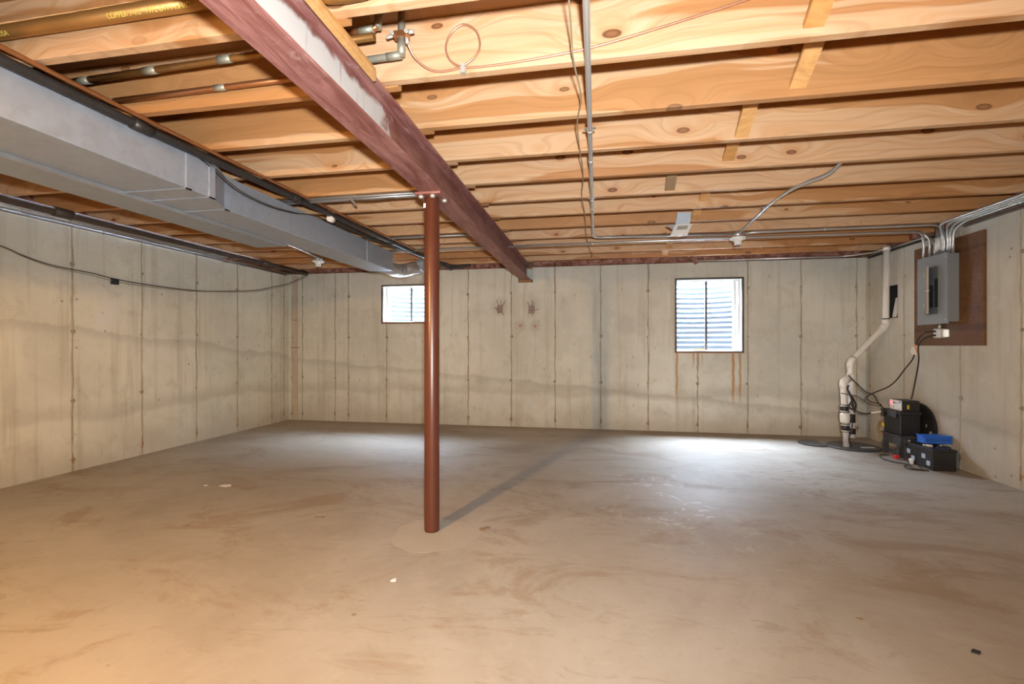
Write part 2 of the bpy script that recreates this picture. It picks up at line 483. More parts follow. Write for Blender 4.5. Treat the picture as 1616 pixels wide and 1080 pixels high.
def prism(b, pts, d):
    """closed polygon pts (3-D, ordered) extruded by vector d"""
    d = V(d)
    a = [b.verts.new(V(p)) for p in pts]
    c = [b.verts.new(V(p) + d) for p in pts]
    n = len(pts)
    b.faces.new(a[::-1])
    b.faces.new(c)
    for i in range(n):
        b.faces.new((a[i], a[(i + 1) % n], c[(i + 1) % n], c[i]))
    return b


def smooth_path(pts, n=6):
    pts = [V(p) for p in pts]
    if len(pts) < 3:
        return pts
    out = []
    P = [pts[0] * 2 - pts[1]] + pts + [pts[-1] * 2 - pts[-2]]
    for i in range(1, len(P) - 2):
        a, b, c, d = P[i - 1], P[i], P[i + 1], P[i + 2]
        for k in range(n):
            t = k / n
            out.append(0.5 * ((2 * b) + (c - a) * t + (2 * a - 5 * b + 4 * c - d) * t * t + (3 * b - a - 3 * c + d) * t ** 3))
    out.append(pts[-1])
    return out


def fillet(pts, r, n=6):
    pts = [V(p) for p in pts]
    out = [pts[0]]
    for i in range(1, len(pts) - 1):
        p, a, c = pts[i], pts[i - 1], pts[i + 1]
        da, dc = (a - p), (c - p)
        la = min(r, da.length * 0.49)
        lc = min(r, dc.length * 0.49)
        s, e = p + da.normalized() * la, p + dc.normalized() * lc
        for k in range(n + 1):
            t = k / n
            out.append(s * (1 - t) ** 2 + p * 2 * t * (1 - t) + e * t * t)
    out.append(pts[-1])
    return out


def tube(b, pts, r, seg=10, cap=True):
    pts = [V(p) for p in pts]
    n = len(pts)
    rs = r if isinstance(r, (list, tuple)) else [r] * n
    t0 = (pts[1] - pts[0]).normalized()
    u = t0.orthogonal().normalized()
    rings = []
    for i, p in enumerate(pts):
        t = (pts[min(i + 1, n - 1)] - pts[max(i - 1, 0)]).normalized()
        u = (u - t * u.dot(t))
        u = u.normalized() if u.length > 1e-6 else t.orthogonal().normalized()
        w = t.cross(u)
        rings.append([b.verts.new(p + (u * math.cos(2 * PI * k / seg) + w * math.sin(2 * PI * k / seg)) * rs[i]) for k in range(seg)])
    for i in range(n - 1):
        for k in range(seg):
            f = b.faces.new((rings[i][k], rings[i][(k + 1) % seg], rings[i + 1][(k + 1) % seg], rings[i + 1][k]))
            f.smooth = True
    if cap:
        b.faces.new(rings[0][::-1])
        b.faces.new(rings[-1])
    return b


def lathe(b, prof, c, axis=(0, 0, 1), seg=24):
    """prof: list of (radius, distance along axis)"""
    ax = V(axis).normalized()
    u = ax.orthogonal().normalized()
    w = ax.cross(u)
    c = V(c)
    rings = []
    for r, h in prof:
        rings.append([b.verts.new(c + ax * h + (u * math.cos(2 * PI * k / seg) + w * math.sin(2 * PI * k / seg)) * max(r, 1e-4)) for k in range(seg)])
    for i in range(len(prof) - 1):
        for k in range(seg):
            f = b.faces.new((rings[i][k], rings[i][(k + 1) % seg], rings[i + 1][(k + 1) % seg], rings[i + 1][k]))
            f.smooth = True
    b.faces.new(rings[0][::-1])
    b.faces.new(rings[-1])
    return b


def link(name, bm, mat, loc, parent=None):
    bmesh.ops.recalc_face_normals(bm, faces=bm.faces[:])
    me = bpy.data.meshes.new(name)
    bm.to_mesh(me)
    bm.free()
    if isinstance(mat, str):
        mat = MT[mat]
    me.materials.append(mat)
    o = bpy.data.objects.new(name, me)
    COL.objects.link(o)
    o.location = loc
    if parent:
        o.parent = parent
    return o


ROOTPOS = {}


def wpos(o):
    p = V(o.location)
    while o.parent:
        o = o.parent
        p += V(o.location)
    return p


def part(name, bm, mat, parent, label=None):
    o = V(wpos(parent))
    bmesh.ops.translate(bm, verts=bm.verts[:], vec=-o)
    ob = link(name, bm, mat, (0, 0, 0), parent)
    if label:
        ob['label'] = label
    return ob


def tag(o, label, cat, group=None):
    o['label'] = label
    o['category'] = cat
    if group:
        o['group'] = group
    return o


def one(name, bm, mat, label, cat, group=None):
    """a thing that is a single mesh, its origin at the middle of its base"""
    xs = [v.co for v in bm.verts]
    lo = V([min(v[i] for v in xs) for i in range(3)])
    hi = V([max(v[i] for v in xs) for i in range(3)])
    o = V(((lo.x + hi.x) / 2, (lo.y + hi.y) / 2, lo.z))
    bmesh.ops.translate(bm, verts=bm.verts[:], vec=-o)
    return tag(link(name, bm, mat, o), label, cat, group)


def thing(name, loc, label, cat, group=None):
    o = bpy.data.objects.new(name, None)
    o.empty_display_size = 0.1
    COL.objects.link(o)
    o.location = loc
    return tag(o, label, cat, group)


def struct(name, bm, mat, label=None, parent=None):
    o = link(name, bm, mat, (0, 0, 0), parent)
    if parent is None:
        o['kind'] = 'structure'
    if label:
        o['label'] = label
        o['category'] = name.split('_')[0]
    return o


# ------------------------------------------------------------------ the room
XL, XR, YB, YF = -4.385, 3.10, 6.13, -2.6
ZW, ZJ, ZS = 2.10, 2.134, 2.369
TH = 0.25
WIN = {1: (-2.948, -2.148, 1.379, 1.916), 2: (0.964, 1.768, 0.984, 1.910)}

b = bm_()
bx(b, XL - TH, XR + TH, YF - TH, YB + TH, -0.15, 0.0)
floor = struct('floor', b, 'floor', 'tan and grey stained bare concrete floor slab')

b = bm_()   # back wall with its two window openings
xs = [XL - TH, WIN[1][0], WIN[1][1], WIN[2][0], WIN[2][1], XR + TH]
# a pocket for the steel beam is left in the top of the wall
PK = (-1.015, -0.822, 1.905)
for x0, x1, z0, z1 in [(xs[0], xs[1], 0, ZW), (xs[1], xs[2], 0, WIN[1][2]), (xs[1], xs[2], WIN[1][3], ZW),
                       (xs[2], PK[0], 0, ZW), (PK[0], PK[1], 0, PK[2]), (PK[1], xs[3], 0, ZW),
                       (xs[3], xs[4], 0, WIN[2][2]), (xs[3], xs[4], WIN[2][3], ZW), (xs[4], xs[5], 0, ZW)]:
    bx(b, x0, x1, YB, YB + TH, z0, z1)
bx(b, PK[0], PK[1], YB + 0.12, YB + TH, PK[2], ZW)
wall_back = struct('wall_back', b, 'wall_back', 'far poured concrete wall with two small windows')
b = bm_()
bx(b, XL - TH, XL, YF - TH, YB, 0, ZW)
wall_left = struct('wall_left', b, 'wall_left', 'long poured concrete wall behind the grey ducts')
b = bm_()   # right wall with a shallow pocket beside the white pipe
HY0, HY1, HZ0, HZ1 = 5.548, 5.70, 1.365, 1.713
for y0, y1, z0, z1 in [(YF - TH, HY0, 0, ZW), (HY0, HY1, 0, HZ0), (HY0, HY1, HZ1, ZW), (HY1, YB, 0, ZW)]:
    bx(b, XR, XR + TH, y0, y1, z0, z1)
bx(b, XR + 0.09, XR + TH, HY0, HY1, HZ0, HZ1)
wall_right = struct('wall_right', b, 'wall_right', 'poured concrete wall carrying the electrical panel')
b = bm_()
bx(b, XL, XR, YF - TH, YF, 0, ZW)
wall_front = struct('wall_front', b, 'wall_right', 'plain concrete wall opposite the two windows')

# black sheets painting the pocket's shade and a loose white strip inside it
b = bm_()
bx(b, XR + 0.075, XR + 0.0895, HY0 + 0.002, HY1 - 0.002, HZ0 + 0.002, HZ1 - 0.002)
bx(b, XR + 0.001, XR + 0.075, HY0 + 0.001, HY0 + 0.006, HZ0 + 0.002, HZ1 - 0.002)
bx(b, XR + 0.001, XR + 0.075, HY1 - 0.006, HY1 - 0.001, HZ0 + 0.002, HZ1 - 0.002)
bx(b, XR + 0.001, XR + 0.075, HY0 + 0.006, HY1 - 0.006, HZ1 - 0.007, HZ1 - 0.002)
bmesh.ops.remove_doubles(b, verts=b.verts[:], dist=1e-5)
part('recess_shade', b, 'dark', wall_right, 'black sheets painting the shade inside a small wall pocket')
b = bm_()
prism(b, [(XR + 0.02, 5.68, HZ0 + 0.01), (XR + 0.02, 5.615, HZ0 + 0.01), (XR + 0.055, 5.595, 1.585), (XR + 0.055, 5.68, 1.585)], (0.006, 0, 0))
part('loose_strip', b, 'white', wall_right, 'loose white strip in the wall pocket')


# --- form seams and tie marks
def seam_bm(h0, axis, wall_c, sgn, z1, wd=0.013, pr=0.007, seed=0):
    rr = random.Random(seed)
    b = bm_()
    n = 22
    prev = None
    for i in range(n + 1):
        z = 0.004 + (z1 - 0.006) * i / n
        c = h0 + rr.uniform(-0.005, 0.005)
        w = wd * rr.uniform(0.45, 1.25)
        q = pr * rr.uniform(0.35, 1.2)
        row = []
        for dh, dq in ((-w, -0.004), (-w * 0.4, q), (w * 0.4, q), (w, -0.004)):
            p = (c + dh, wall_c + sgn * dq, z) if axis == 'x' else (wall_c + sgn * dq, c + dh, z)
            row.append(b.verts.new(p))
        if prev:
            for k in range(3):
                b.faces.new((prev[k], prev[k + 1], row[k + 1], row[k]))
        prev = row
    return b


def tie_bm(h, z, axis, wall_c, sgn, r):
    b = bm_()
    ax = (0, sgn, 0) if axis == 'x' else (sgn, 0, 0)
    c = (h, wall_c - sgn * 0.003, z) if axis == 'x' else (wall_c - sgn * 0.003, h, z)
    return lathe(b, [(r, 0), (r * 0.9, 0.006), (r * 0.55, 0.009), (r * 0.25, 0.007)], c, ax, 8)


def seams(wall, axis, wall_c, sgn, hs, cut=None):
    for i, h in enumerate(hs):
        lo, hi = None, None
        z1 = ZW
        if cut:
            for (a, c_, z0_, z1_) in cut:
                if a - 0.02 < h < c_ + 0.02:
                    z1 = z0_
        s = part('form_seam', seam_bm(h, axis, wall_c, sgn, z1, seed=int(h * 1000) % 997), 'seam', wall)
        for z in (0.10, 0.61, 1.187, 1.772):
            if z < z1 - 0.04:
                part('tie_mark', tie_bm(h + random.uniform(-.008, .008), z + random.uniform(-.01, .01), axis, wall_c, sgn, random.uniform(.013, .024)), 'tie', s)
        bb = bm_()   # rust at the foot of the seam
        q_ = random.uniform(.35, 1.0)
        p = [(h - .006, .07), (h + .006, .07), (h + .003, .07 + .08 * q_), (h + .001, .07 + .16 * q_), (h - .004, .07 + .09 * q_)]
        if axis == 'x':
            prism(bb, [(q, wall_c + sgn * .006, z) for q, z in p], (0, sgn * .0025, 0))
        else:
            prism(bb, [(wall_c + sgn * .006, q, z) for q, z in p], (sgn * .0025, 0, 0))
        part('rust_mark', bb, 'rust', s)


cuts = [(w[0], w[1], w[2], w[3]) for w in WIN.values()]
seams(wall_back, 'x', YB, -1, (-4.325, -4.165, -3.651, -3.446, -2.873, -2.283, -1.698, -1.108, -0.529, 0.055, 0.643, 1.234, 1.811, 2.403, 3.0), cuts)
seams(wall_left, 'y', XL, 1, (2.655, 3.273, 3.895, 4.532, 5.142, 5.766, 6.02))
seams(wall_right, 'y', XR, -1, (6.053, 5.442, 4.686, 4.095, 3.48))

# faded hand prints and two paint spots on the back wall
def hand(cx, cz, fingers, s=1.0):
    b = bm_()
    y = YB - 0.0015
    palm = [(-.04, -.055), (.036, -.06), (.042, .03), (.02, .045), (-.02, .045), (-.044, .02)]
    prism(b, [(cx + px * s, y, cz + pz * s) for px, pz in palm], (0, -0.001, 0))
    for (x0, z0, x1, z1, w) in fingers:
        d = V((x1 - x0, 0, z1 - z0)).normalized()
        q = V((-d.z, 0, d.x)) * w
        a, c = V((cx + x0 * s, y, cz + z0 * s)), V((cx + x1 * s, y, cz + z1 * s))
        prism(b, [a + q, a - q, c - q * .6, c + q * .6], (0, -0.001, 0))
    return b


fa = [(-.02, .03, -.045, .12, .006), (.012, .04, .012, .12, .005), (.03, .035, .075, .10, .008), (-.03, -.02, -.085, .02, .009), (.03, -.04, .045, -.085, .009), (-.02, -.05, -.02, -.075, .008)]
fb = [(-.03, .03, -.055, .095, .007), (.0, .04, .005, .12, .008), (.03, .04, .022, .10, .008), (.04, -.02, .095, .0, .006), (-.03, -.05, -.045, -.08, .007), (.02, -.055, .0, -.09, .006)]
part('handprint_mark', hand(-1.262, 1.565, fa), 'hand', wall_back, 'faded reddish handprint with spread fingers')
part('handprint_mark', hand(-0.837, 1.555, fb), 'hand', wall_back, 'faded blockier reddish handprint')
for cx, cz, r in ((-0.985, 1.338, .024), (-0.79, 1.33, .022)):
    b = bm_()
    prism(b, [(cx + math.cos(a) * r * (1 + .3 * math.cos(2 * a - 1.4)), YB - 0.0015, cz + math.sin(a) * r * (1 + .2 * math.sin(3 * a))) for a in [2 * PI * k / 12 for k in range(12)]], (0, -0.001, 0))
    part('paint_spot', b, 'spot', wall_back)

# corner strip of smooth concrete with its tie pieces
b = bm_()
bx(b, -4.302, -4.236, YB - 0.012, YB + 0.002, 0.0, ZW - 0.02, 0.003)
part('corner_strip', b, plain('corner_strip_concrete', (0.50, 0.43, 0.33), 0.85, 0, 0.12, 12), wall_back)
for z, w in ((1.44, 0.035), (1.045, 0.075)):
    b = bm_()
    bx(b, -4.27 - w, -4.27 + w, YB - 0.017, YB - 0.006, z - 0.005, z + 0.005)
    part('tie_mark', b, 'rust', wall_back)

# new concrete collar around the post
b = bm_()
ring = []
for k in range(40):
    a = 2 * PI * k / 40
    r = 0.245 * (1 + 0.05 * math.sin(3 * a + 1) + 0.03 * math.sin(7 * a))
    ring.append((-0.90 + math.cos(a) * r, 2.55 + math.sin(a) * r * 0.95, 0.0003))
prism(b, ring, (0, 0, 0.0009))
part('concrete_patch', b, 'patch', floor, 'round smoother concrete patch around the post')

# --- ceiling: subfloor, joists, bridging
b = bm_()
bx(b, XL - TH, XR + TH, YF - TH, YB + TH, ZS, ZS + 0.02)
ceiling = struct('ceiling', b, 'subfloor', 'open ceiling of pine joists under a plywood subfloor')
JT = 0.038


def joist(x0, x1, ya, wob=0.0):
    b = bm_()
    bx(b, x0, x1, ya - JT, ya, ZJ + wob, ZS, 0.002)
    return b


SPC = 0.4064
for k in range(-10, 11):
    part('joist', joist(-0.955, XR + 0.18, 1.814 + SPC * k, random.uniform(-.002, .003)), 'joist', ceiling)
    part('joist', joist(XL - 0.18, -0.80, 1.853 + SPC * k, random.uniform(-.002, .003)), 'joist', ceiling)


def strut(x, k, z_low, zhi=2.352, mat='strut', w=0.032, lean=0.0, flip=False):
    """board from the top of joist k-1 down to the foot of joist k"""
    yf = 1.814 + SPC * k - JT           # front face of joist k
    yb = 1.814 + SPC * (k - 1)          # back face of joist k-1
    b = bm_()
    t = 0.018
    if not flip:
        a, c = V((x, yf - .001, z_low)), V((x + lean, yb + .001, zhi))
    else:
        a, c = V((x, yb + .001, z_low)), V((x + lean, yf - .001, zhi))
    d = (c - a).normalized()
    up = V((1, 0, 0)).cross(d).normalized() * t
    if up.z < 0:
        up = -up
    prism(b, [a - V((w, 0, 0)), a + V((w, 0, 0)), c + V((w, 0, 0)), c - V((w, 0, 0))], up)
    part('bridging_strut', b, mat, ceiling)


zl = [2.165, 2.165, 2.142, 2.175, 2.145, 2.18, 2.148, 2.16, 2.15, 2.15, 2.15]
xx = [0.735, 0.842, 0.735, 0.775, 0.50, 0.808, 0.828, 0.80, 0.80, 0.79, 0.80]
for k in range(11):
    strut(xx[k], k, zl[k], mat='greywood' if k == 4 else 'strut', w=0.033)
    if k != 4:
        strut(xx[k] - 0.10, k, 2.17, flip=True)
for k in (-1, -2):
    strut(0.76, k, 2.16)

# --- sill plates, rim boards and ledges that close the top of the walls
b = bm_()
bx(b, XL - TH, PK[0], YB + 0.09, YB + TH - 0.005, ZW, ZJ)
bx(b, PK[1], XR + TH, YB + 0.09, YB + TH - 0.005, ZW, ZJ)
struct('trim_1', b, 'greywood', 'weathered sill plate on the far wall')
b = bm_()
bx(b, XL - TH, XR + TH, YB + 0.20, YB + TH, ZJ - 0.03, ZS)
struct('trim_2', b, 'subfloor', 'rim board above the far wall')
for i, (x0, x1) in enumerate(((XL - TH, XL - 0.19), (XR + 0.19, XR + TH))):
    b = bm_()
    bx(b, x0, x1, YF - TH, YB + 0.20, ZW, ZS)
    struct('trim_%d' % (3 + i), b, 'subfloor', ('rim board above the duct side wall', 'rim board above the panel wall')[i])
b = bm_()
bx(b, XL - 0.19, XR + 0.19, YF - TH, YF - 0.1, ZW, ZS)
struct('trim_5', b, 'subfloor', 'rim board above the near wall')
for i, (x0, x1) in enumerate(((XL - 0.19, XL - 0.04), (XR + 0.04, XR + 0.19))):
    b = bm_()
    bx(b, x0, x1, YF - 0.1, YB + 0.09, ZW, ZJ - 0.001)
    struct('trim_%d' % (6 + i), b, 'greywood', ('sill plate on the duct side wall', 'sill plate on the panel wall')[i])


def batt(p0, p1, dep, z0, z1, seed):
    """lumpy strip of fibreglass along p0-p1"""
    rr = random.Random(seed)
    p0, p1 = V(p0), V(p1)
    L = (p1 - p0).length
    d = (p1 - p0) / L
    n = V(dep)
    b = bm_()
    N = max(6, int(L / 0.09))
    prev = None
    ph = [rr.uniform(0, 6) for _ in range(4)]
    for i in range(N + 1):
        s = i / N
        c = p0 + d * (L * s)
        bul = 0.012 * math.sin(s * L * 5 + ph[0]) + 0.010 * math.sin(s * L * 13 + ph[1]) + rr.uniform(-.008, .008)
        sag = 0.006 * math.sin(s * L * 7 + ph[2]) + rr.uniform(-.007, .004)
        row = []
        for (dn, z) in ((0, z0 + .002), (.5, z0 + .002 + min(0, sag) * 0), (1.0, z0 + .012 + abs(sag)), (1.05, (z0 + z1) / 2), (.85, z1 - .02), (0, z1)):
            q = c + n * dn + n.normalized() * (bul if 0.4 < dn else 0)
            row.append(b.verts.new((q.x, q.y, z)))
        if prev:
            for k in range(len(row) - 1):
                f = b.faces.new((prev[k], prev[k + 1], row[k + 1], row[k]))
                f.smooth = True
            f = b.faces.new((prev[-1], prev[0], row[0], row[-1]))
        else:
            b.faces.new(row)
        prev = row
    b.faces.new(prev[::-1])
    return b


one('insulation_batt', batt((-4.35, YB + .19, 0), (-1.06, YB + .19, 0), (0, -.15, 0), ZJ - .03, ZS - .02, 3), 'insul',
    'pink fibreglass insulation over the far wall between duct corner and steel beam', 'insulation')
one('insulation_batt', batt((-0.82, YB + .19, 0), (3.07, YB + .19, 0), (0, -.15, 0), ZJ - .03, ZS - .02, 4), 'insul',
    'pink fibreglass insulation over the far wall above the larger window', 'insulation')
one('insulation_batt', batt((XL - .17, 5.9, 0), (XL - .17, -2.4, 0), (.13, 0, 0), ZJ + .001, ZS - .02, 5), 'insul',
    'pink fibreglass insulation above the wall with the sagging wire', 'insulation')
one('insulation_batt', batt((XR + .17, 5.9, 0), (XR + .17, -2.4, 0), (-.13, 0, 0), ZJ + .001, ZS - .02, 6), 'insul',
    'pink fibreglass insulation above the panel wall', 'insulation')
b = bm_()
prism(b, [(1.15, YB - .004, 2.125), (1.28, YB - .004, 2.125), (1.205, YB - .006, 2.072)], (0, .03, 0))
one('insulation_scrap', b, 'insul', 'torn triangular insulation scrap hanging above the larger window', 'insulation')
b = bm_()
prism(b, [(XL + .005, 4.86, 2.12), (XL + .005, 5.06, 2.115), (XL + .02, 4.98, 2.07), (XL + .02, 4.90, 2.065)], (-.02, 0, .02))
one('insulation_scrap', b, 'insul', 'torn pink insulation flap over the wall with the sagging wire', 'insulation')


# --- windows and their wells
def frame_ring(b, x0, x1, z0, z1, w, y0, y1):
    bx(b, x0, x0 + w, y0, y1, z0, z1)
    bx(b, x1 - w, x1, y0, y1, z0, z1)
    bx(b, x0 + w, x1 - w, y0, y1, z0, z0 + w)
    bx(b, x0 + w, x1 - w, y0, y1, z1 - w, z1)
    return b


def window(n, label, mull_x):
    x0, x1, z0, z1 = WIN[n]
    root = bpy.data.objects.new('window_%d' % n, None)
    COL.objects.link(root)
    root.location = ((x0 + x1) / 2, YB + .1, z0)
    root['kind'] = 'structure'
    root['label'] = label
    root['category'] = 'window'
    b = frame_ring(bm_(), x0 - .001, x1 + .001, z0 - .001, z1 + .001, .022, YB - .006, YB + .03)
    part('outer_frame', b, 'frame_d', root)
    b = frame_ring(bm_(), x0 + .0, x1 - .0, z0 + .0, z1 - .0, .012, YB + .03, YB + TH)
    part('reveal', b, 'frame_w', root)
    b = bm_()
    bx(b, x0 + .012, x1 - .012, YB - .012, YB + .03, z0 - .004, z0 + .010)
    part('rusty_sill', b, 'rust', root, 'rust-stained steel sill')
    g0, g1 = YB + .125, YB + .165
    xi0, xi1, zi0, zi1 = x0 + .012, x1 - .012, z0 + .012, z1 - .012
    b = frame_ring(bm_(), xi0, xi1, zi0, zi1, .024, g0, g1)
    part('sash_frame', b, 'frame_w', root)
    b = bm_()
    bx(b, mull_x - .011, mull_x + .011, g0 - .004, g1, zi0 + .02, zi1 - .02)
    part('mullion', b, 'mull', root)
    for a, c, dy in ((xi0 + .022, mull_x - .006, .012), (mull_x + .006, xi1 - .022, .026)):
        b = bm_()
        bx(b, a, c, g0 + dy, g0 + dy + .004, zi0 + .022, zi1 - .022)
        part('pane', b, 'glass', root)
    b = bm_()
    if n == 2:
        bx(b, mull_x - .15, mull_x - .012, g0 - .012, g0 - .002, zi0 + .018, zi0 + .040)
        part('latch_bar', b, 'rust', root, 'rusty latch bar at the foot of the window')
        b = bm_()
        bx(b, xi1 - .075, xi1 - .045, g0 - .008, g1, zi0 + .02, zi1 - .02)
        part('side_track', b, 'frame_w', root)
    else:
        bx(b, xi0 + .03, xi0 + .052, g0 - .008, g1, zi0 + .02, zi1 - .02)
        part('side_track', b, 'frame_w', root)


window(1, 'short wide sliding window partly behind the brown post', -2.558)
window(2, 'taller sliding window with rusty sill above orange drips', 1.360)


def well(cx, z0, z1, label):
    t = thing('window_well', (cx, YB + TH + .3, z0), label, 'window well')
    b = bm_()
    A, Bd = 0.56, 0.62
    nz = int((z1 - z0) / 0.068 * 8)
    prev = None
    for i in range(nz + 1):
        z = z0 + (z1 - z0) * i / nz
        m = 0.009 * math.sin(2 * PI * z / 0.068)
        row = []
        for k in range(33):
            a = PI * k / 32
            row.append(b.verts.new((cx + (A + m) * math.cos(a), YB + TH + (Bd + m) * math.sin(a) ** 0.9, z)))
        if prev:
            for k in range(32):
                f = b.faces.new((prev[k], prev[k + 1], row[k + 1], row[k]))
                f.smooth = True
        prev = row
    part('corrugated_shell', b, 'well', t)
    b = bm_()
    rim = [(cx + (A + .012) * math.cos(PI * k / 24), YB + TH + (Bd + .012) * math.sin(PI * k / 24) ** 0.9, z1) for k in range(25)]
    tube(b, rim, 0.014, 8)
    part('rolled_rim', b, 'well', t)
    b = bm_()
    pts = [(cx + (A - .012) * math.cos(PI * k / 24), YB + TH + .001 + (Bd - .012) * math.sin(PI * k / 24) ** 0.9, z0 + .06) for k in range(25)]
    prism(b, pts, (0, 0, -.05))
    part('gravel_bed', b, 'gravel', t)


well(-2.548, 1.22, 2.27, 'corrugated steel window well outside the short wide window')
well(1.366, 0.82, 2.17, 'corrugated steel window well outside the taller window')

# ------------------------------------------------------------------ steel beam and post
BX = -0.9205
t = thing('steel_beam', (BX, 1.8, 1.935), 'long red-primed steel I-beam with worn white paint on its web', 'beam')
b = bm_()
bx(b, BX - .0655, BX + .0655, YF + .01, YB + .10, 1.940, 1.951, .002)
part('bottom_flange', b, 'primer', t)
b = bm_()
bx(b, BX - .0655, BX + .0655, YF + .01, YB + .10, 2.122, 2.1335, .002)
part('top_flange', b, 'primer', t)
b = bm_()
bx(b, BX - .005, BX + .005, YF + .01, YB + .10, 1.951, 2.122)
part('web', b, 'web', t, 'web with streaked white paint near the pipes')
b = bm_()
bx(b, BX - .085, BX + .085, YB - .006, YB + .118, 1.910, 1.940)
part('bearing_plate', b, 'rust', t)

t = thing('support_post', (-0.935, 2.60, 0), 'round brown-red steel post standing under the steel beam', 'post')
px, py = -0.938, 2.60
b = bm_()
lathe(b, [(.043, 0.0), (.044, .01), (.0435, .6), (.0435, 1.918), (.041, 1.925)], (px, py, 0), seg=32)
part('shaft', b, 'post', t)
b = bm_()
bx(b, px - .072, px + .080, py - .085, py + .10, 1.925, 1.9395, .002)
part('cap_plate', b, 'primer', t)
for dx, dy in ((-.042, -.062), (.028, -.066), (.066, .03), (-.050, .07)):
    b = bm_()
    lathe(b, [(.010, 0), (.0155, .001), (.0155, .014), (.013, .017)], (px + dx, py + dy, 1.925), (0, 0, -1), 6)
    part('bolt', b, 'bolt', t)
b = bm_()
bx(b, px - .035, px - .022, py - .0445, py - .040, 1.86, 1.885)
part('paper_tag', b, 'paper', t)

# blocking board against the beam's top flange
b = bm_()
prism(b, [(-.853, -2.0, 2.096), (-.832, -2.0, 2.096), (-.832, 1.68, 2.096), (-.840, 1.70, 2.096), (-.853, 1.70, 2.096)], (0, 0, .037))
one('nailer_board', b, 'strut', 'orange pine board lying along the beam flange under the copper elbow', 'board')

# ------------------------------------------------------------------ ducts
t = thing('trunk_duct', (-2.3, 2.0, 1.9), 'large galvanised trunk duct that narrows halfway along', 'duct')
b = bm_()
bx(b, -2.498, -2.12, YF + .05, 2.31, 1.90, 2.105, .004)
part('wide_section', b, 'duct', t)
b = bm_()
prism(b, [(-2.498, 2.31, 1.90), (-2.12, 2.31, 1.90), (-2.22, 2.50, 1.90), (-2.498, 2.50, 1.90)], (0, 0, .205))
part('taper_section', b, 'duct', t)
b = bm_()
bx(b, -2.498, -2.22, 2.50, 4.906, 1.90, 2.105, .004)
part('narrow_section', b, 'duct', t)


def collar(x0, x1, y0, w, z0=1.90, z1=2.105, p=.005):
    b = bm_()
    bx(b, x1 - .001, x1 + p, y0, y0 + w, z0 - p, z1)
    bx(b, x0 - p, x1 + p, y0, y0 + w, z0 - p, z0 + .001)
    return b


for y, w, x1 in ((2.125, .035, -2.12), (2.275, .04, -2.12), (2.50, .035, -2.22), (4.30, .006, -2.22), (0.6, .035, -2.12)):
    part('seam_collar', collar(-2.497, x1, y, w), 'duct', t)

t = thing('flat_duct', (-2.64, 1.5, 1.885), 'dull flat sheet-metal duct running beside the trunk duct', 'duct')
b = bm_()
bx(b, -2.775, -2.507, YF + .05, 3.47, 1.885, 2.131, .003)
part('body', b, 'duct2', t)
b = bm_()
bx(b, -2.512, -2.501, YF + .05, 3.47, 1.880, 1.899)
part('edge_strip', b, 'round', t, 'bright folded metal edge')

t = thing('branch_duct', (-2.40, 5.2, 1.9), 'short round silver duct with an elbow leaving the trunk duct end', 'duct')
b = bm_()
pth = fillet([(-2.405, 4.90, 1.985), (-2.40, 5.47, 1.985), (-2.20, 5.60, 2.06)], .14, 8)
tube(b, pth, .082, 20)
part('pipe', b, 'round', t)
for q, d in ((2, None), (5, None), (8, None)):
    c = pth[q]
    dd = (pth[q + 1] - pth[q - 1]).normalized()
    b = bm_()
    tube(b, [c - dd * .004, c + dd * .004], .0855, 20)
    part('crimp_ring', b, 'round', t)
b = bm_()
tube(b, [pth[-1], pth[-1] + V((.10, .04, .10))], .084, 20)
part('boot', b, 'duct2', t)


# ------------------------------------------------------------------ pipes, conduits, wires
def pipe(name, pts, r, mat, label, cat, group=None, rad=0.0, joints=(), jm=None, jr=1.22, seg=10, straps=(), smooth=False):
    p = fillet(pts, rad) if rad else (smooth_path(pts) if smooth else [V(q) for q in pts])
    lo = V((sum(q.x for q in p) / len(p), sum(q.y for q in p) / len(p), min(q.z for q in p) - r))
    if not joints and not straps:
        return one(name, tube(bm_(), p, r, seg), mat, label, cat, group)
    t = thing(name, lo, label, cat, group)
    part('tube', tube(bm_(), p, r, seg), mat, t)

    def at(s):
        L = [0]
        for a, c in zip(p, p[1:]):
            L.append(L[-1] + (c - a).length)
        s *= L[-1]
        for i in range(len(p) - 1):
            if L[i + 1] >= s - 1e-9:
                k = (s - L[i]) / max(1e-9, L[i + 1] - L[i])
                return p[i].lerp(p[i + 1], k), (p[i + 1] - p[i]).normalized()
        return p[-1], (p[-1] - p[-2]).normalized()
    for s in joints:
        c, d = at(s)
        part('coupling', tube(bm_(), [c - d * r * 2.2, c + d * r * 2.2], r * jr, 12), jm or mat, t)
    for s in straps:
        c, d = at(s)
        b = bm_()
        tube(b, [c - d * .008, c + d * .008], r * 1.3, 12)
        q = d.cross(V((0, 0, 1))).normalized()
        for sg in (-1, 1):
            e = c + q * sg * r * 1.6 + V((0, 0, r * 1.05))
            bx(b, e.x - .010, e.x + .010, e.y - .010, e.y + .010, e.z - .002, e.z + .001)
        part('strap', b, jm or mat, t)
    return t


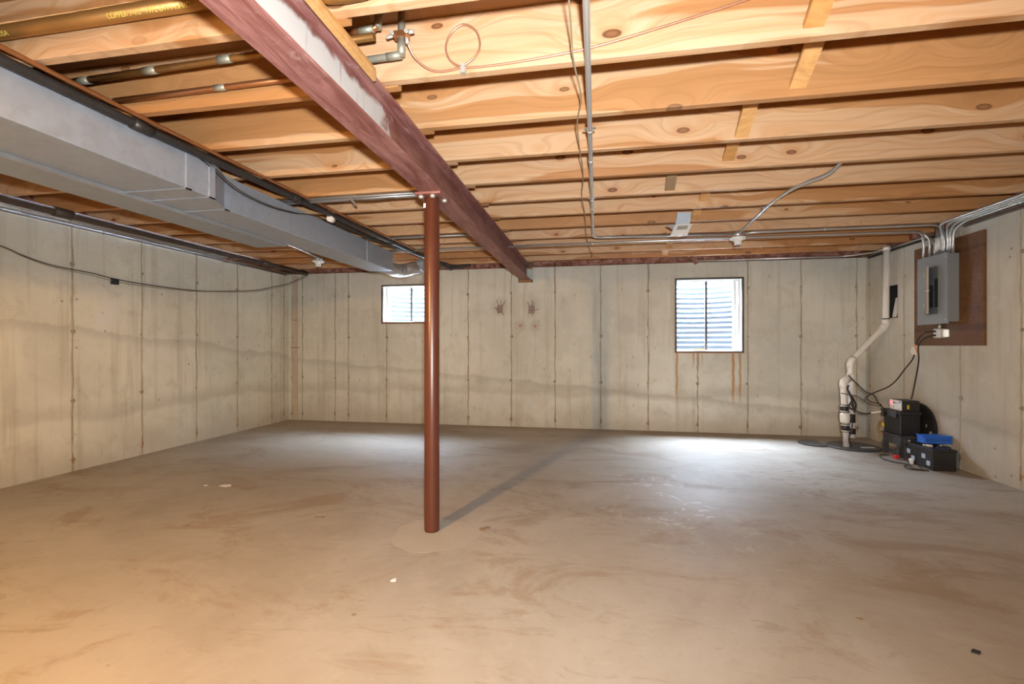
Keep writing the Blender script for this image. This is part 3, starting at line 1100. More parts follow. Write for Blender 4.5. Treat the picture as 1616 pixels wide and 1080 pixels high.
# black iron pipe above the trunk duct and the copper line beside it
pipe('gas_pipe', [(-2.085, -2.4, 2.085), (-2.085, 1.9, 2.09), (-2.03, 3.87, 2.10), (-1.93, 6.10, 2.105)], .022, 'blackpipe',
     'thick black iron pipe running along the top of the trunk duct', 'pipe', joints=(.50, .63, .80))
pipe('copper_pipe', [(-2.055, -2.4, 2.118), (-2.052, 2.0, 2.118), (-1.99, 3.9, 2.121), (-1.90, 6.05, 2.122)], .010, 'copper',
     'thin orange copper line hugging the black iron pipe', 'pipe')
pipe('duct_wire', [(-2.13, 1.7, 2.112), (-2.108, 2.03, 2.106), (-2.108, 2.234, 2.075), (-2.19, 2.545, 2.035), (-2.207, 2.84, 2.024), (-2.207, 3.12, 2.05), (-2.21, 3.45, 2.109), (-2.20, 4.0, 2.112), (-2.0, 4.9, 2.108)], .0035, 'cord',
     'thin black wire sagging across the side of the trunk duct', 'wire', smooth=True)
pipe('duct_wire', [(-2.13, 1.72, 2.114), (-2.105, 2.05, 2.108), (-2.105, 2.25, 2.082), (-2.186, 2.56, 2.043), (-2.203, 2.85, 2.032), (-2.203, 3.14, 2.058), (-2.205, 3.48, 2.113), (-2.19, 4.05, 2.118), (-1.97, 5.0, 2.116)], .003, 'browncord',
     'thin brown wire just above the black wire on the trunk duct', 'wire', smooth=True)
pipe('cable_bundle', [(-2.16, 3.55, 2.118), (-2.15, 4.1, 2.112), (-2.08, 4.45, 2.095), (-1.96, 5.0, 2.092), (-1.87, 5.6, 2.10), (-1.80, 6.05, 2.11)], .014, 'cord',
     'black cable bundle dipping over the narrow end of the trunk duct', 'cable', smooth=True)
pipe('pipe_clamp_tape', [(-2.045, 3.35, 2.062), (-2.045, 3.40, 2.062)], .025, 'white', 'white tape band around the black iron pipe', 'tape')

# left wall pipes
pipe('iron_pipe', [(-4.05, -2.4, 2.09), (-4.03, 6.02, 2.09)], .030, 'rustpipe', 'dark rusty iron pipe hung near the wall with the sagging wire', 'pipe', joints=(.35, .635, .9))
pipe('wall_conduit', [(-4.245, -2.4, 2.108), (-4.245, 4.55, 2.108)], .012, 'conduit', 'upper zinc conduit ending at the grey fitting above the sagging wire', 'conduit', straps=(.3, .6, .8))
pipe('wall_conduit', [(-4.315, -2.4, 2.104), (-4.315, 4.6, 2.104)], .012, 'conduit', 'middle zinc conduit beside the wall top above the sagging wire', 'conduit', straps=(.45, .75))
pipe('wall_conduit', [(-4.368, -2.4, 2.088), (-4.368, 6.05, 2.086)], .011, 'conduit_d', 'lowest dull conduit tight against the wall with the sagging wire', 'conduit', straps=(.2, .5, .7, .9))
b = bm_()
bx(b, -4.36, -4.23, 4.56, 4.82, 2.092, 2.128, .006)
one('conduit_fitting', b, 'conduit_d', 'grey rectangular fitting where the wall conduits end', 'fitting')
lw = [(-4.36, 2.2, 1.95), (-4.37, 2.766, 1.818), (-4.37, 2.911, 1.771), (-4.37, 3.112, 1.727), (-4.37, 3.412, 1.71), (-4.37, 3.582, 1.690), (-4.37, 3.868, 1.675), (-4.37, 4.426, 1.678), (-4.365, 4.792, 1.706), (-4.35, 5.4, 1.788), (-4.33, 5.732, 1.874), (-4.26, 5.98, 1.96), (-4.06, 6.10, 2.085)]
pipe('sagging_wire', lw, .0045, 'browncord', 'brown wire sagging along the concrete wall into the corner', 'wire', smooth=True)
pipe('sagging_wire', [(x + .002, y, z - .014 + .008 * math.sin(y * 3)) for x, y, z in lw], .0035, 'tancord', 'thinner tan wire sagging just under the brown wire', 'wire', smooth=True)
b = bm_()
bx(b, -4.384, -4.362, 3.59, 3.655, 1.636, 1.690, .003)
one('wire_clip', b, 'black', 'small black square clip on the sagging wire', 'clip')

# copper drain and supply pipes in the bays left of the beam
t = pipe('drain_pipe', [(-4.3, 1.372, 2.215), (-1.03, 1.368, 2.228)], .026, 'copper_d', 'thick brown copper drain pipe with yellow print on its side', 'pipe', joints=(.02,), seg=20)


def lettering(txt, x, y, z, size, mat, parent, rot=(PI / 2, 0, 0), ext=0.0004, name='lettering'):
    cu = bpy.data.curves.new(name, 'FONT')
    cu.body = txt
    cu.size = size
    cu.extrude = ext
    o = bpy.data.objects.new(name, cu)
    COL.objects.link(o)
    dg = bpy.context.evaluated_depsgraph_get()
    me = bpy.data.meshes.new_from_object(o.evaluated_get(dg))
    bpy.data.objects.remove(o)
    me.materials.clear()
    me.materials.append(MT[mat])
    ob = bpy.data.objects.new(name, me)
    COL.objects.link(ob)
    ob.parent = parent
    ob.location = V((x, y, z)) - wpos(parent)
    ob.rotation_euler = rot
    return ob


lettering('COPPER 1-1/2" TYPE DWV HARD', -1.66, 1.3512, 2.1985, .023, 'ink', t, rot=(math.radians(125), 0, 0))
lettering('TYPE DWV-HARD MADE IN USA', -2.42, 1.3522, 2.1935, .023, 'ink', t, rot=(math.radians(125), 0, 0))
pipe('copper_pipe', [(-2.30, 1.70, 2.232), (-0.83, 1.665, 2.245)], .0145, 'copper_d', 'copper tube crossing the bay just behind the drain pipe joist', 'pipe', joints=(.06, .30, .55), jm='solder', jr=1.12)
pipe('copper_pipe', [(-2.30, 1.775, 2.175), (-1.02, 1.772, 2.190)], .0125, 'copper', 'lower copper tube clipped to the front of the second joist', 'pipe', joints=(.10, .55), jm='solder', jr=1.12)
pipe('copper_pipe', [(-2.25, 1.45, 2.215), (-2.265, 1.80, 2.200)], .012, 'copper_d', 'short copper tube crossing over the other two near the duct', 'pipe', joints=(.62,), jm='solder', jr=1.12)

# elbows and saddle valve right of the beam
pipe('copper_elbow', [(-1.02, 1.70, 2.290), (-0.831, 1.70, 2.302), (-0.831, 1.70, 2.368)], .0135, 'copper', 'upper copper elbow beside the steel beam', 'pipe', rad=.03, joints=(.58, .84), jm='solder', jr=1.12)
t = pipe('valve_pipe', [(-1.0, 1.715, 2.186), (-0.742, 1.715, 2.196), (-0.742, 1.715, 2.368)], .0135, 'solder', 'lower copper elbow carrying the saddle valve', 'pipe', rad=.025, joints=(.54, .66), jm='solder', jr=1.12)
b = bm_()
bx(b, -.772, -.712, 1.70, 1.73, 2.258, 2.285, .004)
part('saddle_clamp', b, 'copper', t)
b = bm_()
tube(b, [(-.772, 1.712, 2.272), (-.80, 1.705, 2.262)], .006, 8)
part('valve_stem', b, 'bolt', t)
b = bm_()
tube(b, [(-.716, 1.712, 2.278), (-.69, 1.706, 2.276)], .008, 8)
part('wing_handle', b, 'bolt', t)
b = bm_()
tube(b, [(-.722, 1.712, 2.266), (-.716, 1.712, 2.235)], .007, 8)
part('outlet_nut', b, 'bolt', t)
for dx in (-.772, -.715):
    b = bm_()
    lathe(b, [(.008, 0), (.008, .01)], (dx, 1.70, 2.272), (0, -1, 0), 6)
    part('clamp_bolt', b, 'bolt', t)
loop = []
for k in range(25):
    a = -PI / 2 + 0.25 - 2 * PI * k / 24 * 1.0
    loop.append((-.511 + .069 * math.cos(a), 1.768 + .004 * math.sin(k), 2.238 + .080 * math.sin(a)))
path = [(-.716, 1.712, 2.236), (-.70, 1.74, 2.20), (-.66, 1.76, 2.165), (-.61, 1.768, 2.148), (-.55, 1.768, 2.150), (-.50, 1.764, 2.162), (-.455, 1.763, 2.195), (-.442, 1.764, 2.238), (-.46, 1.764, 2.29), (-.511, 1.764, 2.318), (-.56, 1.766, 2.29), (-.58, 1.768, 2.24), (-.565, 1.770, 2.19), (-.52, 1.771, 2.160), (-.44, 1.771, 2.151), (-.25, 1.769, 2.156), (-.037, 1.766, 2.173), (.15, 1.764, 2.204), (.40, 1.764, 2.255), (.62, 1.764, 2.306)]
t = thing('icemaker_tube', (-.3, 1.765, 2.14), 'thin pink copper tube with one loop stapled to the near joist', 'tube')
part('tube', tube(bm_(), smooth_path(path, 8), .0042, 8), 'copper_p', t)
b = bm_()
bx(b, -.518, -.500, 1.757, 1.775, 2.130, 2.165)
part('strap', b, 'bolt', t)

pipe('hose', [(-.93, 1.335, 2.23), (-.86, 1.335, 2.168), (-.81, 1.335, 2.151), (-.74, 1.335, 2.149), (-.67, 1.335, 2.157), (-.58, 1.338, 2.19), (-.50, 1.34, 2.25)], .020, 'copper_d',
     'dark brown hose curving down in front of a joist above the copper elbow', 'hose', smooth=True, seg=14)

# conduits on the panel side
CZ = 2.118
pipe('ceiling_conduit', [(-.030, -2.0, CZ), (-.031, 4.62, CZ), (1.24, 4.70, CZ)], .0115, 'conduit',
     'zinc conduit running along the ceiling then turning towards the porcelain lamp holder', 'conduit', rad=.10, joints=(.60, .72), straps=(.42, .55, .69, .86), jm='conduit')
pipe('ceiling_conduit', [(1.365, 4.70, CZ), (1.43, 4.66, CZ), (2.93, 4.655, CZ), (3.035, 4.80, 2.05), (3.035, 4.80, 1.872)], .0115, 'conduit',
     'zinc conduit from the lamp holder across to the electrical panel', 'conduit', rad=.09, straps=(.35,), jm='conduit')
pipe('ceiling_conduit', [(-2.50, 4.875, CZ), (1.5, 4.875, CZ), (2.93, 4.90, CZ), (3.0, 4.985, 2.06), (3.0, 4.985, 1.872)], .0115, 'conduit',
     'long zinc conduit passing over the steel beam to the electrical panel', 'conduit', rad=.09, joints=(.43,), straps=(.48, .62), jm='conduit')
pipe('ceiling_conduit', [(1.303, 4.63, CZ), (1.262, 3.73, CZ), (1.285, 3.42, CZ), (1.34, 3.27, CZ), (1.405, 3.17, CZ), (1.43, 3.03, 2.17)], .0115, 'conduit',
     'angled zinc conduit rising from the lamp holder into a joist bay', 'conduit', rad=.08, joints=(.45,), straps=(.46,), jm='conduit')
pipe('ceiling_conduit', [(-2.30, 4.30, CZ), (-.93, 4.28, CZ - .004)], .0115, 'conduit_d', 'dull conduit under the joists just beyond the post', 'conduit')
pipe('ceiling_conduit', [(-2.42, 3.09, CZ - .004), (-1.02, 3.085, CZ - .004)], .016, 'conduit_d', 'thicker dull conduit meeting the beam at the post top', 'conduit', straps=(.25,))
pipe('ceiling_conduit', [(-2.40, 3.055, CZ), (-.98, 3.055, CZ)], .009, 'conduit_d', 'slim dull conduit paired with the thicker one at the post top', 'conduit')
b = bm_()
prism(b, [(-1.725, 3.05, 2.125), (-1.705, 3.05, 2.125), (-1.645, 3.05, 2.05), (-1.665, 3.05, 2.05)], (0, .004, 0))
one('hanger_strap', b, 'conduit_d', 'bent grey hanger strap dangling under the paired conduits', 'strap')
pipe('loose_wire', [(-1.72, 3.07, 2.100), (-1.55, 3.06, 2.088), (-1.38, 3.07, 2.098)], .004, 'browncord', 'short brown wire looping under the paired conduits', 'wire', smooth=True)
pipe('hanging_wire', [(-.083, -.5, 2.12), (-.082, 1.435, 2.122), (-.085, 1.70, 2.118), (-.063, 1.988, 2.110), (-.087, 2.208, 2.116), (-.089, 2.489, 2.12), (-.080, 2.8, 2.118), (-.085, 3.077, 2.12), (-.101, 3.336, 2.12), (-.090, 3.9, 2.116), (-.095, 4.48, 2.118), (-.084, 4.90, 2.12), (-.060, 5.30, 2.112), (-.045, 5.55, 2.118)], .0032, 'tancord',
     'thin tan wire wandering along the ceiling beside the straight conduit', 'wire', smooth=True)
pipe('loose_wire', [(-.06, 5.28, 2.112), (-.045, 5.33, 2.085), (-.055, 5.36, 2.07)], .003, 'browncord', 'frayed wire end hanging near the far joists', 'wire', smooth=True)
pipe('loose_cable', [(-2.10, 6.05, 2.17), (-2.0, 6.0, 2.15), (-1.87, 5.98, 2.115), (-1.75, 6.0, 2.125), (-1.64, 6.05, 2.15)], .020, 'cord', 'black cable loop over the far wall beside the post', 'cable', smooth=True)

# conduits that climb from the panel and turn along the wall
pipe('panel_conduit', [(3.03, 4.955, 1.872), (3.03, 4.955, 2.07), (2.95, 4.99, 2.14)], .011, 'conduit', 'zinc conduit stub bending from the panel top into the joists', 'conduit', rad=.06)
pipe('panel_conduit', [(3.05, 4.920, 1.872), (3.05, 4.920, 2.03), (3.074, 5.08, 2.104), (3.078, 6.0, 2.106)], .011, 'conduit', 'zinc conduit turning from the panel towards the far corner', 'conduit', rad=.07)
pipe('service_pipe', [(3.04, 4.855, 1.872), (3.04, 4.855, 2.13)], .024, 'conduit', 'stout service pipe with a white band above the panel', 'pipe', joints=(.45,), jm='white')
for i, (y0, x1, z1, lab) in enumerate(((4.77, 2.885, 2.112, 'outermost of the four conduits turning along the panel wall'),
                                      (4.735, 2.925, 2.110, 'second conduit in from the joists along the panel wall'),
                                      (4.70, 2.965, 2.108, 'third conduit in from the joists along the panel wall'),
                                      (4.675, 3.01, 2.106, 'conduit nearest the concrete among those along the panel wall'))):
    pipe('panel_conduit', [(3.03 + .006 * (i % 2), y0, 1.872), (3.03 + .006 * (i % 2), y0, 2.06), (x1, y0 - .16, z1), (x1, -2.3, z1)], .0115, 'conduit', lab, 'conduit', group=None, rad=.10, straps=(.12,))
pipe('wall_top_cable', [(3.075, 4.6, 2.086), (3.08, -2.3, 2.088)], .011, 'conduit_d', 'dull cable lying along the top edge of the panel wall', 'cable')
pipe('wall_top_cable', [(3.06, 5.68, 2.116), (3.055, 5.9, 2.116), (2.85, 6.07, 2.112), (1.2, 6.10, 2.116)], .010, 'conduit', 'cable rounding the corner above the white drain pipe', 'cable', rad=.08)
pipe('wall_top_cable', [(3.085, 4.9, 2.083), (3.085, 6.05, 2.083)], .012, 'cord', 'black cable on the wall top behind the white drain pipe', 'cable')


# --- porcelain lamp holders
def lampholder(x, y, label, bulb=False):
    t = thing('lamp_holder', (x, y, 2.02), label, 'lamp holder')
    b = bm_()
    lathe(b, [(.050, 0), (.050, .052)], (x, y, 2.082), seg=8)
    part('octagon_box', b, 'conduit', t)
    b = bm_()
    lathe(b, [(.026, 2.012), (.030, 2.016), (.033, 2.045), (.040, 2.052), (.068, 2.066), (.073, 2.074), (.072, 2.082), (.05, 2.083)], (x, y, 0), seg=28)
    part('porcelain_base', b, 'porcelain', t)
    b = bm_()
    lathe(b, [(.020, 2.0105), (.022, 2.014)], (x, y, 0), seg=16)
    part('socket', b, 'mull', t)
    return t


lampholder(1.302, 4.70, 'white porcelain lamp holder where three conduits meet')
lampholder(-3.27, 5.12, 'white porcelain lamp holder beside the trunk duct')
t = thing('work_lamp', (-1.67, 0.0, 1.96), 'hanging work lamp between duct and beam, its metal shade added to block upward light', 'lamp')
b = bm_()
prof = [(.135, 1.972), (.128, 1.992), (.108, 2.022), (.075, 2.050), (.030, 2.066), (.0, 2.068)]
inner = [(r_ - .004 if r_ > .01 else 0, z_ - .003) for r_, z_ in prof][::-1]
seg_ = 32
rings_ = []
for r_, z_ in prof + inner:
    rings_.append([b.verts.new((-1.67 + max(r_, 1e-4) * math.cos(2 * PI * k / seg_), max(r_, 1e-4) * math.sin(2 * PI * k / seg_), z_)) for k in range(seg_)])
for i in range(len(rings_)):
    j = (i + 1) % len(rings_)
    for k in range(seg_):
        b.faces.new((rings_[i][k], rings_[i][(k + 1) % seg_], rings_[j][(k + 1) % seg_], rings_[j][k]))
part('shade', b, 'conduit_d', t)  # unseen dome added to keep the bulb's light off the joists
b = bm_()
tube(b, [(-1.67, 0, 2.067), (-1.67, 0, 2.134)], .018, 12)
part('socket', b, 'black', t)
pipe('ceiling_conduit', [(-2.95, 2.6, CZ), (-3.12, 4.21, CZ), (-3.19, 4.72, CZ), (-3.25, 5.06, CZ)], .010, 'conduit', 'thin conduit reaching the lamp holder beside the trunk duct', 'conduit', rad=.10)

# --- thermostat hung from the joists
t = thing('thermostat', (.67, 4.1, 1.985), 'white thermostat box with grey screen hung under the joists', 'thermostat')
a0 = V((.605, 4.06, 1.990))
ex, ez = V((.135, 0, 0)), V((.045, .05, .095))
nn = ex.cross(ez).normalized()
if nn.y > 0:
    nn = -nn
b = prism(bm_(), [a0, a0 + ex, a0 + ex + ez, a0 + ez], -nn * .022)
part('case', b, 'white', t)
q = a0 + ex * .2 + ez * .45
b = prism(bm_(), [q, q + ex * .62, q + ex * .62 + ez * .38, q + ez * .38], nn * .0015)
part('screen', b, 'lcd', t)
q = a0 + ex * .22 + ez * .10
b = prism(bm_(), [q, q + ex * .55, q + ex * .55 + ez * .22, q + ez * .22], nn * .0015)
part('button_cover', b, 'pvc', t)
b = bm_()
bx(b, .66, .70, 4.052, 4.072, 1.972, 1.992, .003)
part('plug', b, 'white', t)
b = bm_()
prism(b, [(.652, 4.115, 2.082), (.765, 4.115, 2.082), (.775, 4.09, 2.175), (.665, 4.09, 2.180)], (0, .006, .002))
part('bracket', b, 'duct2', t, 'crumpled grey metal bracket')
b = bm_()
prism(b, [(.575, 4.135, 2.09), (.67, 4.135, 2.09), (.63, 4.135, 2.05)], (0, .004, 0))
part('side_bracket', b, 'conduit_d', t)

# ------------------------------------------------------------------ electrical panel
b = bm_()
bx(b, 3.079, 3.0995, 4.408, 5.253, 1.072, 2.011, .002)
one('backing_board', b, 'board', 'brown stained plywood sheet behind the electrical panel', 'board')

t = thing('electrical_panel', (3.03, 4.83, 1.265), 'grey steel breaker panel with its narrow door ajar', 'electrical panel')
b = bm_()
bx(b, 2.982, 3.0785, 4.668, 5.0, 1.28, 1.872, .003)
part('box', b, 'panel', t)
OY0, OY1, OZ0, OZ1 = 4.752, 4.905, 1.352, 1.775
b = bm_()
for y0, y1, z0, z1 in ((4.638, OY0, 1.263, 1.877), (OY1, 5.022, 1.263, 1.877), (OY0, OY1, 1.263, OZ0), (OY0, OY1, OZ1, 1.877)):
    bx(b, 2.969, 2.981, y0, y1, z0, z1)
part('cover', b, 'panel', t)
b = bm_()
bx(b, 2.9795, 2.9815, OY0 - .004, OY1 + .004, OZ0 - .004, OZ1 + .004)
part('dead_front', b, 'panel_in', t, 'blue-grey inner plate')
for i in range(9):
    for j, (y0, y1) in enumerate(((4.757, 4.800), (4.824, 4.867))):
        if j == 1 and i > 6:
            continue
        z = 1.415 + i * .0285
        b = bm_()
        bx(b, 2.9735, 2.9797, y0, y1, z, z + .0255, .001)
        bk = part('breaker', b, 'black', t)
        b = bm_()
        bx(b, 2.9690, 2.9737, (y0 + y1) / 2 - .010, (y0 + y1) / 2 + .008, z + .008, z + .017)
        part('toggle', b, 'dgrey', bk)
th = math.radians(24)
hx, hy = 2.9685, OY1
dx, dy = -math.sin(th) * .150, -math.cos(th) * .150
b = prism(bm_(), [(hx, hy, OZ0), (hx + dx, hy + dy, OZ0), (hx + dx - .012, hy + dy + .004, OZ0), (hx - .011, hy + .004, OZ0)], (0, 0, OZ1 - OZ0))
d = part('door', b, 'door', t, 'putty-coloured narrow panel door')
b = bm_()
bx(b, hx + dx - .016, hx + dx + .004, hy + dy - .006, hy + dy + .02, 1.556, 1.565)
part('latch', b, 'bolt', d)
for z in (1.42, 1.70):
    b = bm_()
    bx(b, hx - .012, hx + .001, hy + .002, hy + .010, z, z + .03)
    part('hinge', b, 'bolt', d)
for y, z in ((4.655, 1.30), (4.655, 1.84), (5.005, 1.30), (5.005, 1.84)):
    b = bm_()
    lathe(b, [(.006, 0), (.005, .003)], (2.969, y, z), (-1, 0, 0), 10)
    part('screw', b, 'bolt', t)

t = thing('outlet_box', (3.05, 4.87, 1.125), 'small metal outlet box plugged with two cords below the panel', 'outlet')
b = bm_()
bx(b, 3.03, 3.0785, 4.815, 4.905, 1.14, 1.225, .003)
part('box', b, 'conduit', t)
b = bm_()
bx(b, 3.025, 3.030, 4.822, 4.898, 1.146, 1.219)
part('face', b, 'white', t)
for y in (4.875, ):
    for z in (1.165, 1.200):
        b = bm_()
        bx(b, 3.000, 3.0255, y - .012, y + .012, z - .009, z + .009, .003)
        part('plug', b, 'cord', t)
b = bm_()
tube(b, [(3.05, 4.855, 1.225), (3.05, 4.855, 1.264)], .013, 10)
part('nipple', b, 'conduit', t)
b = bm_()
bx(b, 3.07, 3.0785, 4.778, 4.815, 1.15, 1.215)
part('bracket', b, 'conduit', t)

pipe('power_cord', [(3.0, 4.875, 1.20), (2.975, 4.93, 1.19), (2.98, 5.02, 1.14), (3.0, 5.10, 1.06), (3.02, 5.171, .945), (3.02, 5.296, .836), (3.0, 5.387, .723), (2.93, 5.40, .650), (2.81, 5.40, .592), (2.735, 5.40, .54), (2.76, 5.38, .50), (2.84, 5.34, .475)], .006, 'cord',
     'black power cord curving from the outlet box to the pump controls', 'cord', smooth=True)
pipe('power_cord', [(3.0, 4.875, 1.165), (2.98, 4.94, 1.14), (2.99, 5.03, 1.09), (3.0, 5.062, 1.03), (3.01, 5.071, .926), (3.01, 5.116, .742), (2.99, 5.13, .58), (2.975, 5.12, .565)], .006, 'cord',
     'black power cord dropping straight from the outlet box to the charger', 'cord', smooth=True)
t = thing('warning_tag', (2.99, 5.10, .99), 'white paper warning tag with orange edge on the power cords', 'tag')
b = prism(bm_(), [(2.985, 5.135, 1.055), (2.985, 5.065, 1.075), (2.985, 5.045, .985), (2.985, 5.12, .985), (2.985, 5.15, 1.015)], (.002, 0, 0))
part('paper', b, 'paper', t)
b = prism(bm_(), [(2.984, 5.095, 1.085), (2.984, 5.07, 1.085), (2.984, 5.038, .99), (2.984, 5.05, .985)], (-.001, 0, 0))
part('orange_edge', b, 'orange', t)

# ------------------------------------------------------------------ sump corner
t = thing('drain_riser', (2.7, 5.5, 0), 'white plastic discharge pipe climbing from the sump to the ceiling', 'pipe')
riser = fillet([(2.66, 5.52, .10), (2.64, 5.52, .90), (3.03, 5.625, 1.29), (3.03, 5.61, 2.10)], .03, 4)
part('pipe', tube(bm_(), riser, .030, 18), 'pvc', t)


def sleeve(p0, p1, r, mat, parent, name, seg=18):
    return part(name, tube(bm_(), [p0, p1], r, seg), mat, parent)


for c, a0_, a1_ in ((V((2.64, 5.52, .90)), V((0, 0, -1)), V((.39, .105, .39)).normalized()), (V((3.03, 5.625, 1.29)), V((-.39, -.105, -.39)).normalized(), V((0, 0, 1)))):
    part('elbow', tube(bm_(), fillet([c + a0_ * .06, c, c + a1_ * .06], .035, 5), .036, 18), 'pvc', t)
sleeve((2.645, 5.52, .70), (2.643, 5.52, .78), .036, 'pvc', t, 'coupling')
sleeve((2.652, 5.52, .36), (2.650, 5.52, .52), .037, 'pvc', t, 'coupling')
sleeve((2.654, 5.52, .26), (2.653, 5.52, .35), .034, 'black', t, 'rubber_coupling')
sleeve((2.656, 5.52, .14), (2.655, 5.52, .20), .034, 'black', t, 'rubber_coupling')
sleeve((3.03, 5.61, 2.085), (3.03, 5.61, 2.12), .036, 'pvc', t, 'coupling')
sleeve((3.03, 5.62, 1.352), (3.03, 5.62, 1.362), .034, 'cord', t, 'pipe_strap')

t = thing('pump_riser', (2.57, 5.47, 0), 'shorter white pump pipe with a check valve between black rubber couplings', 'pipe')
part('pipe', tube(bm_(), fillet([(2.575, 5.46, .012), (2.545, 5.46, .70), (2.61, 5.50, .725)], .03, 5), .030, 18), 'pvc', t)
part('elbow', tube(bm_(), fillet([(2.548, 5.46, .63), (2.545, 5.46, .70), (2.615, 5.505, .725)], .04, 5), .037, 18), 'pvc', t)
for z0, z1 in ((.375, .455), (.17, .255)):
    p = lambda z: (2.575 - .03 * z / .7, 5.46, z)
    rc = sleeve(p(z0), p(z1), .038, 'black', t, 'rubber_coupling')
    for z in (z0 + .012, z1 - .012):
        sleeve(p(z - .006), p(z + .006), .0405, 'bolt', rc, 'hose_clamp')
b = bm_()
lathe(b, [(.034, 0), (.044, .02), (.046, .05), (.046, .085), (.040, .105), (.034, .115)], (2.562, 5.46, .258), seg=20)
part('check_valve', b, 'white', t)

t = thing('sump_lid', (2.62, 5.50, 0), 'round black sump pit lid around the white pipes', 'lid')
b = bm_()
lathe(b, [(.245, 0), (.245, .012), (.232, .018), (.222, .014)], (2.665, 5.515, .001), seg=40)
part('plate', b, 'dgrey', t)
b = bm_()
prism(b, [(2.70, 5.40, .0165), (2.83, 5.42, .0165), (2.83, 5.47, .0165), (2.70, 5.45, .0165)], (0, 0, .002))
part('paper_label', b, 'pvc', t)
b = bm_()
pts = [(2.335 + .150 * math.cos(a), 5.63 + .17 * math.sin(a), .001) for a in [0.35 * PI + 1.35 * PI * k / 20 for k in range(21)]]
prism(b, pts, (0, 0, .012))
one('access_cover', b, 'dgrey', 'smaller grey access cover lying against the sump lid', 'lid')

pipe('electric_cord', [(2.60, 5.47, .765), (2.645, 5.45, .70), (2.73, 5.42, .60), (2.80, 5.40, .563), (2.83, 5.38, .49), (2.85, 5.33, .44)], .006, 'cord', 'black pump cord arching over from the top of the pump pipe', 'cord', smooth=True)
pipe('electric_cord', [(2.51, 5.43, .575), (2.57, 5.41, .565), (2.65, 5.40, .545), (2.75, 5.39, .475), (2.85, 5.335, .455)], .004, 'cord', 'thin black float cord crossing halfway up the pump pipe', 'cord', smooth=True)
pipe('electric_cord', [(2.60, 5.42, .46), (2.63, 5.41, .41), (2.68, 5.40, .38), (2.745, 5.40, .373), (2.80, 5.38, .395), (2.85, 5.335, .41)], .006, 'cord', 'lowest black pump cord with a pale splice', 'cord', smooth=True)
b = bm_()
tube(b, [(2.77, 5.392, .382), (2.845, 5.34, .408)], .0085, 8)
one('cord_splice', b, 'pvc', 'pale tape splice on the lowest pump cord', 'tape')
pipe('coiled_cord', [(2.575, 5.42, .66), (2.565, 5.415, .62), (2.585, 5.412, .57), (2.60, 5.41, .50), (2.575, 5.41, .44), (2.62, 5.405, .41), (2.64, 5.41, .46), (2.60, 5.415, .55), (2.62, 5.41, .43), (2.63, 5.41, .38)], .009, 'cord', 'black cord coiled and tied against the pump pipe', 'cord', smooth=True)
pipe('drop_cord', [(2.61, 5.43, .36), (2.615, 5.425, .25), (2.60, 5.42, .18), (2.58, 5.42, .10), (2.60, 5.42, .02)], .005, 'cord', 'black cord dropping through the sump lid', 'cord', smooth=True)

# spare black lid leaning on the wall
t = thing('spare_lid', (3.06, 5.19, 0), 'spare black round lid with finger holes leaning on the panel wall', 'lid')
b = bm_()
cy, cz, R_ = 5.195, .252, .262
ang = [2 * PI * k / 44 for k in range(44)]
ring_o = [(cy + R_ * math.cos(a), cz + R_ * math.sin(a)) for a in ang]
holes = [(4.99, .252, .020, .022), (5.055, .315, .009, .018)]
lean = lambda z: 3.064 + (z - .0) * .065
fr = [b.verts.new((lean(z) - .02, y, z)) for y, z in ring_o]
bk = [b.verts.new((lean(z), y, z)) for y, z in ring_o]
b.faces.new(fr)
b.faces.new(bk[::-1])
for i in range(44):
    b.faces.new((fr[i], fr[(i + 1) % 44], bk[(i + 1) % 44], bk[i]))
part('disc', b, 'black', t)
for y, z, ry, rz in holes:
    b = bm_()
    prism(b, [(lean(z) - .0212, y + ry * math.cos(a), z + rz * math.sin(a)) for a in [2 * PI * k / 14 for k in range(14)]], (.001, 0, 0))
    part('finger_hole', b, 'seam', t, 'hole showing the concrete behind')

# grey plastic stand, battery case and charger
t = thing('plastic_stand', (2.95, 5.20, 0), 'low charcoal plastic stool under the battery case', 'stand')
b = bm_()
for (y0, y1) in ((5.07, 5.11), (5.30, 5.34)):
    for (x0, x1) in ((2.845, 2.885), (2.99, 3.03)):
        bx(b, x0, x1, y0, y1, 0.0, .12)
bx(b, 2.848, 3.028, 5.072, 5.338, .115, .195, .008)
part('body', b, 'dgrey', t)
b = bm_()
bx(b, 2.838, 3.034, 5.062, 5.348, .195, .212, .004)
part('top', b, 'dgrey', t)
b = bm_()
bx(b, 2.848, 2.862, 5.11, 5.30, .03, .055)
part('stretcher', b, 'dgrey', t)

t = thing('battery_case', (2.95, 5.19, .212), 'big black battery case standing on the plastic stool', 'battery case')
b = bm_()
bx(b, 2.852, 3.028, 5.07, 5.33, .2125, .410, .010)
part('case', b, 'black', t)
b = bm_()
bx(b, 2.844, 3.034, 5.062, 5.338, .405, .445, .008)
part('lid', b, 'black', t)
b = bm_()
prism(b, [(2.8405, 5.10, .44), (2.8405, 5.25, .448), (2.836, 5.24, .385), (2.836, 5.11, .375)], (.003, 0, 0))
part('flap', b, 'dgrey', t)
b = bm_()
bx(b, 2.840, 2.852, 5.315, 5.345, .255, .295, .003)
part('terminal', b, 'yellow', t, 'yellow terminal cover')
b = bm_()
tube(b, smooth_path([(2.845, 5.345, .33), (2.83, 5.36, .26), (2.835, 5.355, .20), (2.85, 5.34, .17), (2.85, 5.335, .21)]), .005, 8)
part('lead', b, 'copper', t)
b = bm_()
bx(b, 2.835, 2.852, 5.31, 5.35, .36, .44, .004)
part('side_block', b, 'black', t)

